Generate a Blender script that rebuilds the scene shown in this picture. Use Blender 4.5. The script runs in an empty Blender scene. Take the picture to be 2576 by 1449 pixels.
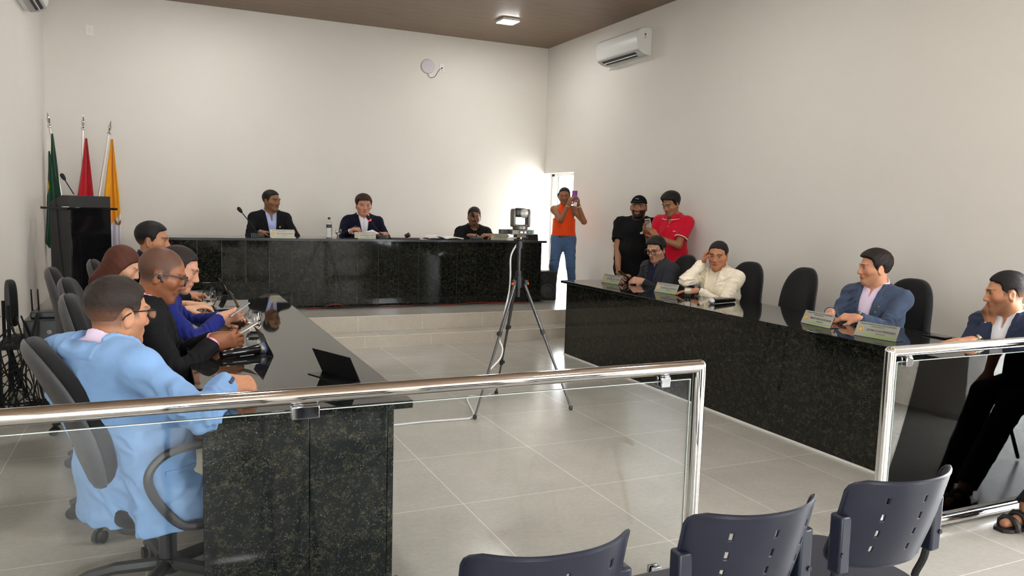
import bpy, bmesh, math, random
import numpy as np
from mathutils import Vector, Matrix
random.seed(7)
rng = np.random.RandomState(11)
SC = bpy.context.scene
COL = SC.collection

# ------------------------------------------------------------------ camera
EYE = 1.5
F_PX, PITCH, ROLL, YAW = 1937.73, 0.10395, 0.02892, -0.43399
_cy, _sy = math.cos(YAW), math.sin(YAW)
_right = Vector((_cy, _sy, 0)); _fwd = Vector((-_sy, _cy, 0)); _up = Vector((0, 0, 1))
_fw = _fwd * math.cos(PITCH) - _up * math.sin(PITCH)
_u2 = _up * math.cos(PITCH) + _fwd * math.sin(PITCH)
_rt = _right * math.cos(ROLL) + _u2 * math.sin(ROLL)
_uu = _u2 * math.cos(ROLL) - _right * math.sin(ROLL)
cam_data = bpy.data.cameras.new('camera')
cam_data.sensor_width = 36.0
cam_data.lens = F_PX * 36.0 / 2576.0
cam_data.clip_start = 0.05
cam_data.clip_end = 200
cam = bpy.data.objects.new('camera', cam_data)
COL.objects.link(cam)
cam.matrix_world = Matrix(((_rt.x, _uu.x, -_fw.x, 0), (_rt.y, _uu.y, -_fw.y, 0), (_rt.z, _uu.z, -_fw.z, EYE), (0, 0, 0, 1)))
SC.camera = cam

# ------------------------------------------------------------------ light
SC.view_settings.view_transform = 'Standard'
SC.view_settings.look = 'None'
SC.view_settings.gamma = 1.0
SC.view_settings.use_curve_mapping = False
SC.view_settings.exposure = 2.25
try:
    SC.cycles.use_denoising = True
    SC.cycles.max_bounces = 8
    SC.cycles.diffuse_bounces = 5
    SC.cycles.glossy_bounces = 4
    SC.cycles.transmission_bounces = 6
    SC.cycles.transparent_max_bounces = 12
    SC.cycles.sample_clamp_indirect = 6.0
    SC.cycles.caustics_reflective = False
    SC.cycles.caustics_refractive = False
except Exception:
    pass
world = bpy.data.worlds.new('sky')
SC.world = world
world.use_nodes = True
_bg = world.node_tree.nodes['Background']
_bg.inputs[0].default_value = (0.93, 0.97, 1.0, 1)
_bg.inputs[1].default_value = 6.0

def sun(name, rot, strength, color, angle=0.02):
    d = bpy.data.lights.new(name, 'SUN'); d.energy = strength; d.color = color; d.angle = angle
    o = bpy.data.objects.new(name, d); COL.objects.link(o); o.rotation_euler = rot
    return o

def area(name, loc, look, sx, sy, power, color, portal=False):
    d = bpy.data.lights.new(name, 'AREA'); d.shape = 'RECTANGLE'; d.size = sx; d.size_y = sy
    d.energy = power; d.color = color
    if portal:
        d.cycles.is_portal = True
    o = bpy.data.objects.new(name, d); COL.objects.link(o); o.location = loc
    o.rotation_euler = Vector(look).to_track_quat('-Z', 'Y').to_euler()
    return o

# the sky reaches the room by its doorways and two added openings (light sampling portals) and the sun falls on the patio outside
area('sky_portal_rear', (-0.35, -4.05, 1.1), (0, 1, 0), 1.4, 2.2, 0, (1, 1, 1), True)
area('sky_portal_side', (5.62, 1.735, 1.22), (-1, 0, 0), 1.25, 2.45, 0, (1, 1, 1), True)
area('sky_portal_window', (5.62, -2.3, 1.6), (-1, 0, 0), 2.6, 1.7, 0, (1, 1, 1), True)
area('sky_portal_door', (5.62, 10.33, 1.16), (-1, 0, 0), 0.94, 1.75, 0, (1, 1, 1), True)
sun('sunlight', (0, math.radians(-14), 0), 7.0, (1.0, 0.95, 0.87))

# ------------------------------------------------------------------ helpers
RT = np.array(_rt); UP = np.array(_uu); FW = np.array(_fw); CAM = np.array((0, 0, EYE))
def ray(x, y): return FW + RT * (x - 1288.0) / F_PX - UP * (y - 724.5) / F_PX
def onz(x, y, z=0.0):
    d = ray(x, y); return CAM + d * (z - EYE) / d[2]
def ony(x, y, Y):
    d = ray(x, y); return CAM + d * (Y / d[1])
def onx(x, y, X):
    d = ray(x, y); return CAM + d * (X / d[0])
def ond(x, y, dep): return CAM + ray(x, y) * dep
def A(*v): return np.array(v, float)
def nrm(v):
    v = np.asarray(v, float); return v / (np.linalg.norm(v) + 1e-12)

def srgb(r, g, b):
    return tuple(((c / 255.0) / 12.92 if c / 255.0 <= 0.04045 else ((c / 255.0 + 0.055) / 1.055) ** 2.4) for c in (r, g, b))

MATS = {}
def mat(name, col, rough=0.5, metal=0.0, spec=0.5, coat=0.0, emit=None, estr=0.0, alpha=1.0, trans=0.0, ior=1.45, sheen=0.0):
    if name in MATS: return MATS[name]
    m = bpy.data.materials.new(name); m.use_nodes = True
    b = m.node_tree.nodes['Principled BSDF']
    b.inputs['Base Color'].default_value = (*col, 1)
    b.inputs['Roughness'].default_value = rough
    b.inputs['Metallic'].default_value = metal
    b.inputs['Specular IOR Level'].default_value = spec
    b.inputs['IOR'].default_value = ior
    b.inputs['Coat Weight'].default_value = coat
    b.inputs['Transmission Weight'].default_value = trans
    b.inputs['Sheen Weight'].default_value = sheen
    b.inputs['Alpha'].default_value = alpha
    if emit:
        b.inputs['Emission Color'].default_value = (*emit, 1)
        b.inputs['Emission Strength'].default_value = estr
    m.diffuse_color = (*col, 1)
    MATS[name] = m
    return m

class NT:
    def __init__(self, m): self.t = m.node_tree; self.b = self.t.nodes['Principled BSDF']
    def n(self, typ, **kw):
        nd = self.t.nodes.new(typ)
        for k, v in kw.items():
            if k.startswith('i_'): nd.inputs[k[2:].replace('_', ' ')].default_value = v
            else: setattr(nd, k, v)
        return nd
    def l(self, a, b): self.t.links.new(a, b)
    def coord(self, which='Object', scale=(1, 1, 1), rot=(0, 0, 0), loc=(0, 0, 0)):
        tc = self.n('ShaderNodeTexCoord'); mp = self.n('ShaderNodeMapping')
        mp.inputs['Scale'].default_value = scale; mp.inputs['Rotation'].default_value = rot; mp.inputs['Location'].default_value = loc
        self.l(tc.outputs[which], mp.inputs[0]); return mp.outputs[0]
    def noise(self, v, scale, detail=3, rough=0.5, dist=0.0):
        nd = self.n('ShaderNodeTexNoise'); nd.inputs['Scale'].default_value = scale; nd.inputs['Detail'].default_value = detail
        nd.inputs['Roughness'].default_value = rough; nd.inputs['Distortion'].default_value = dist
        if v is not None: self.l(v, nd.inputs['Vector'])
        return nd.outputs['Fac']
    def ramp(self, fac, stops):
        r = self.n('ShaderNodeValToRGB')
        e = r.color_ramp.elements
        while len(e) < len(stops): e.new(0.5)
        for k, (p, c) in enumerate(stops):
            e[k].position = p; e[k].color = (*c, 1) if len(c) == 3 else c
        self.l(fac, r.inputs[0]); return r.outputs[0]
    def mix(self, fac, a, b, mode='MIX'):
        m = self.n('ShaderNodeMix', data_type='RGBA', blend_type=mode)
        for s, v in ((0, fac), (6, a), (7, b)):
            if hasattr(v, 'links') or hasattr(v, 'is_linked'): self.l(v, m.inputs[s])
            else: m.inputs[s].default_value = v if s == 0 else ((*v, 1) if len(v) == 3 else v)
        return m.outputs[2]
    def bump(self, h, strength=0.2, dist=0.01):
        b = self.n('ShaderNodeBump'); b.inputs['Strength'].default_value = strength; b.inputs['Distance'].default_value = dist
        self.l(h, b.inputs['Height']); self.l(b.outputs[0], self.b.inputs['Normal'])
    def base(self, c): self.l(c, self.b.inputs['Base Color'])

def tag(o, label=None, cat=None, group=None, kind=None):
    if label: o['label'] = label
    if cat: o['category'] = cat
    if group: o['group'] = group
    if kind: o['kind'] = kind
    return o

def thing(name, label, cat, loc=(0, 0, 0), rz=0.0, group=None):
    o = bpy.data.objects.new(name, None); COL.objects.link(o)
    o.location = tuple(float(c) for c in loc); o.rotation_euler = (0, 0, rz); o.empty_display_size = 0.1
    return tag(o, label, cat, group)

def link_mesh(name, verts, faces, m, parent=None, smooth=False, world=False, angle=None):
    me = bpy.data.meshes.new(name)
    me.from_pydata([tuple(v) for v in verts], [], faces)
    me.validate(clean_customdata=False)
    o = bpy.data.objects.new(name, me); COL.objects.link(o)
    for mm in (m if isinstance(m, (list, tuple)) else [m]): me.materials.append(mm)
    if smooth:
        me.polygons.foreach_set('use_smooth', [True] * len(me.polygons))
        if angle is not None:
            try: me.set_sharp_from_angle(angle=angle)
            except Exception: pass
    if parent is not None:
        o.parent = parent
        if world:     # geometry was given in world space
            o.matrix_parent_inverse = mat_of(parent).inverted()
    return o

def mat_of(o):
    m = Matrix.LocRotScale(o.location, o.rotation_euler, o.scale)
    if o.parent is not None: m = mat_of(o.parent) @ o.matrix_parent_inverse @ m
    return m

def frame_from(z, x=None):
    z = nrm(z)
    if x is None: x = A(1, 0, 0) if abs(z[0]) < 0.9 else A(0, 1, 0)
    x = nrm(np.asarray(x, float) - z * np.dot(x, z)); y = np.cross(z, x)
    return x, y, z

class MB:
    """collects shapes into one mesh"""
    def __init__(self): self.v = []; self.f = []; self.mi = []; self.cur = 0
    def _add(self, vs, fs):
        n = len(self.v); self.v.extend([tuple(map(float, p)) for p in vs])
        for q in fs: self.f.append([i + n for i in q]); self.mi.append(self.cur)
        return self
    def use(self, i): self.cur = i; return self
    def box(self, c, s, R=None):
        c = np.asarray(c, float); s = np.asarray(s, float) / 2
        P = [A(x, y, z) * s for x in (-1, 1) for y in (-1, 1) for z in (-1, 1)]
        if R is not None: P = [np.asarray(R) @ p for p in P]
        return self._add([c + p for p in P], [(0, 1, 3, 2), (4, 6, 7, 5), (0, 4, 5, 1), (2, 3, 7, 6), (0, 2, 6, 4), (1, 5, 7, 3)])
    def span(self, a, b):
        a = np.asarray(a, float); b = np.asarray(b, float)
        return self.box((a + b) / 2, np.abs(b - a))
    def cyl(self, a, b, r1, r2=None, n=16, caps=True):
        a = np.asarray(a, float); b = np.asarray(b, float); r2 = r1 if r2 is None else r2
        x, y, z = frame_from(b - a)
        vs = []
        for k in range(n):
            t = 2 * math.pi * k / n; d = x * math.cos(t) + y * math.sin(t)
            vs += [a + d * r1, b + d * r2]
        fs = [(2 * k, 2 * ((k + 1) % n), 2 * ((k + 1) % n) + 1, 2 * k + 1) for k in range(n)]
        if caps: fs += [tuple(2 * k for k in reversed(range(n))), tuple(2 * k + 1 for k in range(n))]
        return self._add(vs, fs)
    def tube(self, pts, r, n=8, closed=False, caps=True):
        pts = [np.asarray(p, float) for p in pts]; m = len(pts); vs = []; ref = None
        for i, p in enumerate(pts):
            q0 = pts[(i - 1) % m] if (closed or i > 0) else p
            q1 = pts[(i + 1) % m] if (closed or i < m - 1) else p
            t = nrm(q1 - q0)
            if ref is None:
                ref, _, _ = frame_from(t)
            ref = nrm(ref - t * np.dot(ref, t)); y = np.cross(t, ref)
            rr = r[i] if isinstance(r, (list, tuple, np.ndarray)) else r
            for k in range(n):
                a = 2 * math.pi * k / n; vs.append(p + rr * (ref * math.cos(a) + y * math.sin(a)))
        fs = []
        for i in range(m if closed else m - 1):
            j = (i + 1) % m
            for k in range(n):
                l = (k + 1) % n; fs.append((i * n + k, i * n + l, j * n + l, j * n + k))
        if caps and not closed:
            fs += [tuple(reversed(range(n))), tuple((m - 1) * n + k for k in range(n))]
        return self._add(vs, fs)
    def lathe(self, prof, c=(0, 0, 0), axis=(0, 0, 1), n=24):
        c = np.asarray(c, float); x, y, z = frame_from(axis); vs = []
        for r, h in prof:
            for k in range(n):
                a = 2 * math.pi * k / n; vs.append(c + z * h + (x * math.cos(a) + y * math.sin(a)) * max(r, 1e-5))
        fs = []
        for i in range(len(prof) - 1):
            for k in range(n):
                l = (k + 1) % n; fs.append((i * n + k, i * n + l, (i + 1) * n + l, (i + 1) * n + k))
        fs += [tuple(reversed(range(n))), tuple((len(prof) - 1) * n + k for k in range(n))]
        return self._add(vs, fs)
    def prism(self, poly, o, ax, ay, d):
        """polygon (u,v) in the plane ax,ay at o, pushed along d"""
        o = np.asarray(o, float); ax = np.asarray(ax, float); ay = np.asarray(ay, float); d = np.asarray(d, float)
        n = len(poly); vs = [o + ax * u + ay * v for u, v in poly]; vs += [p + d for p in vs]
        fs = [tuple(reversed(range(n))), tuple(range(n, 2 * n))] + [(i, (i + 1) % n, (i + 1) % n + n, i + n) for i in range(n)]
        return self._add(vs, fs)
    def sphere(self, c, r, n=16, m=10):
        c = np.asarray(c, float); r = np.ones(3) * r
        vs = [c + A(0, 0, -1) * r]; fs = []
        for i in range(1, m):
            t = -math.pi / 2 + math.pi * i / m
            for k in range(n):
                a = 2 * math.pi * k / n; vs.append(c + A(math.cos(t) * math.cos(a), math.cos(t) * math.sin(a), math.sin(t)) * r)
        vs.append(c + A(0, 0, 1) * r)
        for k in range(n):
            l = (k + 1) % n
            fs.append((0, 1 + l, 1 + k)); fs.append((len(vs) - 1, 1 + (m - 2) * n + k, 1 + (m - 2) * n + l))
        for i in range(m - 2):
            for k in range(n):
                l = (k + 1) % n; fs.append((1 + i * n + k, 1 + i * n + l, 1 + (i + 1) * n + l, 1 + (i + 1) * n + k))
        return self._add(vs, fs)
    def sheet(self, rows, thick=0.0, normal=None):
        """grid of points, optionally given thickness along normal(s)"""
        m, n = len(rows), len(rows[0]); P = np.array(rows, float)
        du = np.gradient(P, axis=0); dv = np.gradient(P, axis=1); N = np.cross(du, dv); N /= (np.linalg.norm(N, axis=2, keepdims=True) + 1e-12)
        top = P + N * thick / 2; bot = P - N * thick / 2
        vs = list(top.reshape(-1, 3)) + list(bot.reshape(-1, 3)); q = m * n; fs = []
        for i in range(m - 1):
            for j in range(n - 1):
                a, b, c, d = i * n + j, i * n + j + 1, (i + 1) * n + j + 1, (i + 1) * n + j
                fs += [(a, d, c, b), (a + q, b + q, c + q, d + q)]
        for i in range(m - 1):
            a, d = i * n, (i + 1) * n; fs.append((a, a + q, d + q, d))
            a, d = i * n + n - 1, (i + 1) * n + n - 1; fs.append((a, d, d + q, a + q))
        for j in range(n - 1):
            a, b = j, j + 1; fs.append((a, b, b + q, a + q))
            a, b = (m - 1) * n + j, (m - 1) * n + j + 1; fs.append((a, a + q, b + q, b))
        return self._add(vs, fs)
    def build(self, name, m, parent=None, smooth=False, bevel=0.0, angle=0.6, seg=2, world=False, label=None):
        o = link_mesh(name, self.v, self.f, m, parent, smooth, world, angle if smooth else None)
        if isinstance(m, (list, tuple)): o.data.polygons.foreach_set('material_index', self.mi[:len(o.data.polygons)])
        bm = bmesh.new(); bm.from_mesh(o.data); bmesh.ops.recalc_face_normals(bm, faces=bm.faces); bm.to_mesh(o.data); bm.free()
        if bevel:
            md = o.modifiers.new('bevel', 'BEVEL'); md.width = bevel; md.segments = seg; md.limit_method = 'ANGLE'; md.angle_limit = 0.7
            md.harden_normals = False
            o.data.polygons.foreach_set('use_smooth', [True] * len(o.data.polygons))
            try: o.data.set_sharp_from_angle(angle=0.6)
            except Exception: pass
        if label: o['label'] = label
        return o

def kids(o): return [c for c in COL.objects if c.parent == o]
def copy_tree(o, parent=None):
    c = o.copy(); COL.objects.link(c)
    if parent is not None: c.parent = parent
    for ch in kids(o): copy_tree(ch, c)
    return c

def spline(pts, n=8):
    """Catmull-Rom through the points"""
    P = [np.asarray(p, float) for p in pts]; P = [2 * P[0] - P[1]] + P + [2 * P[-1] - P[-2]]; out = []
    for i in range(1, len(P) - 2):
        a, b, c, d = P[i - 1], P[i], P[i + 1], P[i + 2]
        for k in range(n):
            t = k / n
            out.append(0.5 * (2 * b + (c - a) * t + (2 * a - 5 * b + 4 * c - d) * t * t + (3 * b - a - 3 * c + d) * t ** 3))
    out.append(P[-2]); return out

def rotz(a): c, s = math.cos(a), math.sin(a); return np.array([[c, -s, 0], [s, c, 0], [0, 0, 1.0]])
def rotx(a): c, s = math.cos(a), math.sin(a); return np.array([[1, 0, 0], [0, c, -s], [0, s, c]])
def roty(a): c, s = math.cos(a), math.sin(a); return np.array([[c, 0, s], [0, 1, 0], [-s, 0, c]])

def text_mesh(s, size, m, parent, loc, ax, ay, name='lettering', align='CENTER', thick=0.0003, width=None):
    """flat lettering standing on a surface, its line along ax"""
    cu = bpy.data.curves.new(name, 'FONT'); cu.body = s; cu.size = size; cu.align_x = align; cu.align_y = 'CENTER'; cu.extrude = thick
    o = bpy.data.objects.new(name, cu); COL.objects.link(o); cu.materials.append(m)
    ax = nrm(ax); ay = nrm(ay); az = np.cross(ax, ay)
    bpy.context.view_layer.update()
    me = bpy.data.meshes.new_from_object(o.evaluated_get(bpy.context.evaluated_depsgraph_get()))
    COL.objects.unlink(o); bpy.data.objects.remove(o)
    o = bpy.data.objects.new(name, me); COL.objects.link(o)
    if not me.materials: me.materials.append(m)
    if width and len(me.vertices):
        w = max(v.co.x for v in me.vertices) - min(v.co.x for v in me.vertices); o.scale = (width / w, 1, 1)
    R = Matrix(((ax[0], ay[0], az[0]), (ax[1], ay[1], az[1]), (ax[2], ay[2], az[2])))
    o.rotation_euler = R.to_euler(); o.location = tuple(float(c) for c in loc)
    if parent is not None: o.parent = parent
    return o

# ------------------------------------------------------------------ materials of the room
def m_wall():
    m = mat('wall_paint', (0.74, 0.705, 0.645), 0.85, spec=0.25); t = NT(m)
    v = t.coord('Object'); n = t.noise(v, 3.0, 4); t.base(t.mix(n, (0.725, 0.695, 0.645), (0.755, 0.725, 0.675)))
    t.bump(t.noise(v, 180, 2), 0.12, 0.004); return m
def m_tile(name, loc, bw, bh, c1, c2, rough, grout, rot=(0, 0, 0), mort=0.0028):
    m = mat(name, c1, rough, spec=0.5); t = NT(m)
    v = t.coord('Object', rot=rot, loc=loc)
    br = t.n('ShaderNodeTexBrick'); br.offset = 0.0; br.squash = 1.0
    br.inputs['Scale'].default_value = 1.0; br.inputs['Mortar Size'].default_value = mort; br.inputs['Mortar Smooth'].default_value = 0.2
    br.inputs['Brick Width'].default_value = bw; br.inputs['Row Height'].default_value = bh
    br.inputs['Color1'].default_value = (*c1, 1); br.inputs['Color2'].default_value = (*c2, 1); br.inputs['Mortar'].default_value = (*grout, 1)
    t.l(v, br.inputs[0])
    o = t.coord('Object'); n = t.noise(o, 2.6, 5, 0.6); n2 = t.noise(o, 40, 3)
    c = t.mix(0.5, br.outputs[0], t.ramp(n, [(0.3, (0.82, 0.82, 0.82)), (0.7, (1.12, 1.11, 1.09))]), 'MULTIPLY')
    c = t.mix(0.16, c, t.ramp(n2, [(0.35, (0.75, 0.75, 0.75)), (0.65, (1.2, 1.2, 1.2))]), 'MULTIPLY')
    t.base(c); return m
def m_granite(name, base, fleck, fleck2, scale, amount, rough=0.045, blue=None):
    m = mat(name, base, rough, spec=0.34); t = NT(m); v = t.coord('Object')
    w = t.noise(v, scale * 0.55, 4, 0.6)
    vo = t.n('ShaderNodeTexVoronoi'); vo.inputs['Scale'].default_value = scale * 2.2; vo.inputs['Randomness'].default_value = 1.0
    mixv = t.n('ShaderNodeMix', data_type='VECTOR'); mixv.inputs[0].default_value = 0.06
    t.l(v, mixv.inputs[4]); nz = t.n('ShaderNodeTexNoise'); nz.inputs['Scale'].default_value = scale; t.l(v, nz.inputs[0]); t.l(nz.outputs['Color'], mixv.inputs[5])
    t.l(mixv.outputs[1], vo.inputs[0])
    sep = t.n('ShaderNodeSeparateColor'); t.l(vo.outputs['Color'], sep.inputs[0])
    c = t.mix(t.ramp(sep.outputs[0], [(amount, (0, 0, 0)), (min(amount + .18, 1), (1, 1, 1))]), base, fleck)
    c = t.mix(t.ramp(sep.outputs[1], [(0.93, (0, 0, 0)), (0.97, (1, 1, 1))]), c, fleck2)
    c = t.mix(t.ramp(w, [(0.42, (0, 0, 0)), (0.62, (1, 1, 1))]), base, c)
    vo2 = t.n('ShaderNodeTexVoronoi'); vo2.inputs['Scale'].default_value = scale * 6; t.l(v, vo2.inputs[0])
    s2 = t.n('ShaderNodeSeparateColor'); t.l(vo2.outputs['Color'], s2.inputs[0])
    c = t.mix(t.ramp(s2.outputs[2], [(0.965, (0, 0, 0)), (1.0, (1, 1, 1))]), c, blue or fleck2)
    t.base(c); return m
def m_wood():
    m = mat('ceiling_planks', (0.13, 0.085, 0.056), 0.42, spec=0.4); t = NT(m)
    v = t.coord('Object', scale=(0.55, 9, 9)); g = t.noise(v, 5, 5, 0.6, 0.4)
    c = t.ramp(g, [(0.3, (0.150, 0.098, 0.066)), (0.5, (0.205, 0.138, 0.094)), (0.72, (0.235, 0.163, 0.113))])
    br = t.n('ShaderNodeTexBrick'); br.offset = 0.5
    for k, x in (('Scale', 1.0), ('Mortar Size', 0.0035), ('Brick Width', 40.0), ('Row Height', 0.2), ('Mortar Smooth', 0.3)): br.inputs[k].default_value = x
    br.inputs['Color1'].default_value = (1, 1, 1, 1); br.inputs['Color2'].default_value = (0.93, 0.93, 0.93, 1); br.inputs['Mortar'].default_value = (0.42, 0.42, 0.42, 1)
    t.l(t.coord('Object', loc=(20, 0.03, 0)), br.inputs[0])
    t.base(t.mix(1.0, c, br.outputs[0], 'MULTIPLY')); return m

WALL = m_wall()
FLOOR = m_tile('floor_tile', (-1.39, -3.51, 0), 0.7245, 0.742, (0.445, 0.425, 0.385), (0.425, 0.405, 0.368), 0.2, (0.66, 0.64, 0.58))
RISER = m_tile('step_tile', (-1.955, 0, 0.2), 0.7245, 3.0, (0.56, 0.51, 0.435), (0.54, 0.495, 0.42), 0.22, (0.72, 0.68, 0.6), rot=(math.pi / 2, 0, 0))
WOOD = m_wood()
GRAN = m_granite('black_granite', (0.0065, 0.0075, 0.0065), (0.036, 0.0355, 0.021), (0.095, 0.088, 0.05), 62, 0.55, 0.05)
GRAN_TOP = m_granite('polished_granite_top', (0.0065, 0.0075, 0.0065), (0.022, 0.022, 0.018), (0.07, 0.07, 0.06), 60, 0.62, 0.03)
GRAN_PANEL = m_granite('speckled_granite_panel', (0.009, 0.012, 0.013), (0.050, 0.048, 0.034), (0.11, 0.095, 0.055), 52, 0.48, 0.10, (0.15, 0.18, 0.20))
WHITE = mat('white_plastic', (0.80, 0.80, 0.78), 0.4)
PALE = mat('white_frame', (0.78, 0.76, 0.71), 0.5)
BLACKP = mat('black_plastic', (0.012, 0.012, 0.013), 0.38)
BLACKM = mat('black_matte', (0.010, 0.010, 0.011), 0.7)
CHROME = mat('polished_steel', (0.78, 0.77, 0.76), 0.07, metal=1.0)
CLAMPM = mat('clamp_steel', (0.36, 0.36, 0.38), 0.06, metal=1.0)
STEEL = mat('brushed_steel', (0.62, 0.61, 0.60), 0.25, metal=1.0)
GLASS = mat('clear_glass', (0.98, 0.995, 0.99), 0.0, trans=1.0, ior=1.45, spec=0.5)

def m_pane():
    """sheet glass: clear with a mirror reflection that grows at grazing angles"""
    m = bpy.data.materials.new('pane_glass'); m.use_nodes = True; t = m.node_tree; t.nodes.clear()
    out = t.nodes.new('ShaderNodeOutputMaterial'); tr = t.nodes.new('ShaderNodeBsdfTransparent'); gl = t.nodes.new('ShaderNodeBsdfGlossy')
    mx = t.nodes.new('ShaderNodeMixShader'); fr = t.nodes.new('ShaderNodeFresnel')
    tr.inputs[0].default_value = (0.975, 0.985, 0.982, 1); gl.inputs['Roughness'].default_value = 0.0; fr.inputs['IOR'].default_value = 1.24
    t.links.new(fr.outputs[0], mx.inputs[0]); t.links.new(tr.outputs[0], mx.inputs[1]); t.links.new(gl.outputs[0], mx.inputs[2]); t.links.new(mx.outputs[0], out.inputs[0])
    return m
PANE = m_pane()

# ------------------------------------------------------------------ the room
XL, XR, YB, YR, ZC = -1.17, 5.5, 10.8, -4.0, 3.935
Z1, Z2, YS1, YS2 = 0.122, 0.289, 7.823, 8.132
def struct(name, mb, m, **kw):
    o = mb.build(name, m, **kw); o['kind'] = 'structure'; return o
struct('floor', MB().span((XL - 0.2, YR, -0.1), (XR + 0.2, YB + 0.2, 0)), FLOOR)
struct('ceiling', MB().span((XL - 0.2, YR - 0.2, ZC), (XR + 0.2, YB + 0.2, ZC + 0.1)), WOOD)
struct('wall_back', MB().span((XL - 0.2, YB, 0), (XR + 0.2, YB + 0.2, ZC)), WALL)
struct('wall_left', MB().span((XL - 0.2, YR - 0.2, 0), (XL, YB, ZC)), WALL)
DY0, DZ = 9.86, 2.04             # doorway of the right wall, running to the back corner
SY0, SY1, SZ = 1.12, 2.35, 2.45
WY0, WY1, WZ0, WZ1 = -3.6, -1.0, 0.75, 2.45   # unseen window opening, added to bring in more daylight
w = MB()
w.span((XR, YR - 0.2, 0), (XR + 0.2, WY0, ZC)); w.span((XR, WY0, 0), (XR + 0.2, WY1, WZ0)); w.span((XR, WY0, WZ1), (XR + 0.2, WY1, ZC)); w.span((XR, WY1, 0), (XR + 0.2, SY0, ZC)); w.span((XR, SY0, SZ), (XR + 0.2, SY1, ZC)); w.span((XR, SY1, 0), (XR + 0.2, DY0, ZC)); w.span((XR, DY0, DZ), (XR + 0.2, YB, ZC))
struct('wall_right', w, WALL)
GX0, GX1, GZ = -1.0, 0.3, 2.2
w = MB(); w.span((XL, YR - 0.2, 0), (GX0, YR, ZC)); w.span((GX1, YR - 0.2, 0), (XR, YR, ZC)); w.span((GX0, YR - 0.2, GZ), (GX1, YR, ZC))
struct('wall_rear', w, WALL)
m_ = MB()
for y in (WY0, (WY0 + WY1) / 2, WY1): m_.box((XR + 0.1, y, (WZ0 + WZ1) / 2), (0.05, 0.05, WZ1 - WZ0))
for z in (WZ0, WZ1): m_.box((XR + 0.1, (WY0 + WY1) / 2, z), (0.05, WY1 - WY0, 0.05))
struct('window_added_2', m_, PALE)  # frame of the added daylight opening, out of view
# unglazed frame of an opening added behind the camera for frontal daylight
w = MB()
for x in (GX0, (GX0 + GX1) / 2, GX1): w.box((x, YR - 0.1, GZ / 2), (0.06, 0.06, GZ))
w.box(((GX0 + GX1) / 2, YR - 0.1, GZ - 0.03), (GX1 - GX0, 0.06, 0.06))
o = w.build('window_added_1', PALE); o['kind'] = 'structure'
# stage: two steps up, tiled fronts and floor
st = MB(); st.span((XL, YS1 + 0.012, 0), (XR, YS2 + 0.012, Z1)); st.span((XL, YS2 + 0.012, 0), (XR + 0.2, YB, Z2))
stage = thing('stage', None, None); stage['kind'] = 'structure'
stage.name = 'floor_stage'
st.build('tread', FLOOR, stage)
MB().span((XL, YS1, 0), (XR, YS1 + 0.012, Z1 - 0.003)).span((XL, YS2, Z1), (XR, YS2 + 0.012, Z2 - 0.003)).build('riser', RISER, stage)
MB().span((XL, YS1 - 0.002, Z1 - 0.004), (XR, YS1 + 0.012, Z1 + 0.0015)).span((XL, YS2 - 0.002, Z2 - 0.004), (XR, YS2 + 0.012, Z2 + 0.0015)).build('nosing', mat('nosing_tile', (0.68, 0.62, 0.53), 0.3), stage)
# door frame at the far right corner and what lies outside it
d = MB(); d.box((XR + 0.165, YB - 0.045, 1.16), (0.05, 0.09, 1.75)); d.box((XR + 0.165, DY0 + 0.02, 1.16), (0.05, 0.04, 1.75)); d.box((XR + 0.165, (DY0 + YB) / 2, DZ - 0.02), (0.05, YB - DY0, 0.04))
o = d.build('door_1', PALE, bevel=0.004); o['kind'] = 'structure'
o2 = MB().box((XR + 0.2, YB - 0.125, 1.16), (0.03, 0.05, 1.72)).build('door_leaf', mat('grey_door_edge', (0.52, 0.52, 0.51), 0.5), o)
OUTW = mat('outside_white_wall', (0.86, 0.86, 0.85), 0.8)
OUTG = m_tile('outside_paving', (0, 0, 0), 0.9, 0.9, (0.74, 0.74, 0.72), (0.72, 0.72, 0.7), 0.6, (0.5, 0.5, 0.5), mort=0.006)
ow = MB().span((8.3, 7.0, 0.0), (8.4, 16.0, 3.2))
for k in range(9): ow.span((8.27, 7.0, 0.55 + 0.28 * k), (8.3, 16, 0.57 + 0.28 * k))
struct('wall_outside', ow, OUTW)
struct('roof_sky_block', MB().span((XR + 0.2, 7.0, 2.75), (8.05, 16, 2.85)), OUTW)  # unseen cover added to hold back sky light at the far door
struct('ground_outside', MB().span((XR + 0.2, 2.2, 0.1), (8.3, 16, Z2 - 0.01)), OUTG)
struct('ground_patio', MB().span((XR + 0.2, -9, -0.12), (14, 2.2, -0.01)), OUTG)
struct('ground_front', MB().span((-8, -16, -0.12), (XR + 0.2, YR, -0.01)), OUTG)
struct('baseboard_right', MB().span((XR - 0.012, SY1, 0), (XR, YS1, 0.08)), RISER)
struct('baseboard_left', MB().span((XL, YR, 0), (XL + 0.012, YS1, 0.08)), RISER)


# ------------------------------------------------------------------ soft bodies: distance fields turned into one closed surface
class Pr:
    __slots__ = ('fn', 'c', 'r')
    def __init__(s, fn, c, r): s.fn = fn; s.c = np.asarray(c, float); s.r = float(r)

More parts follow.
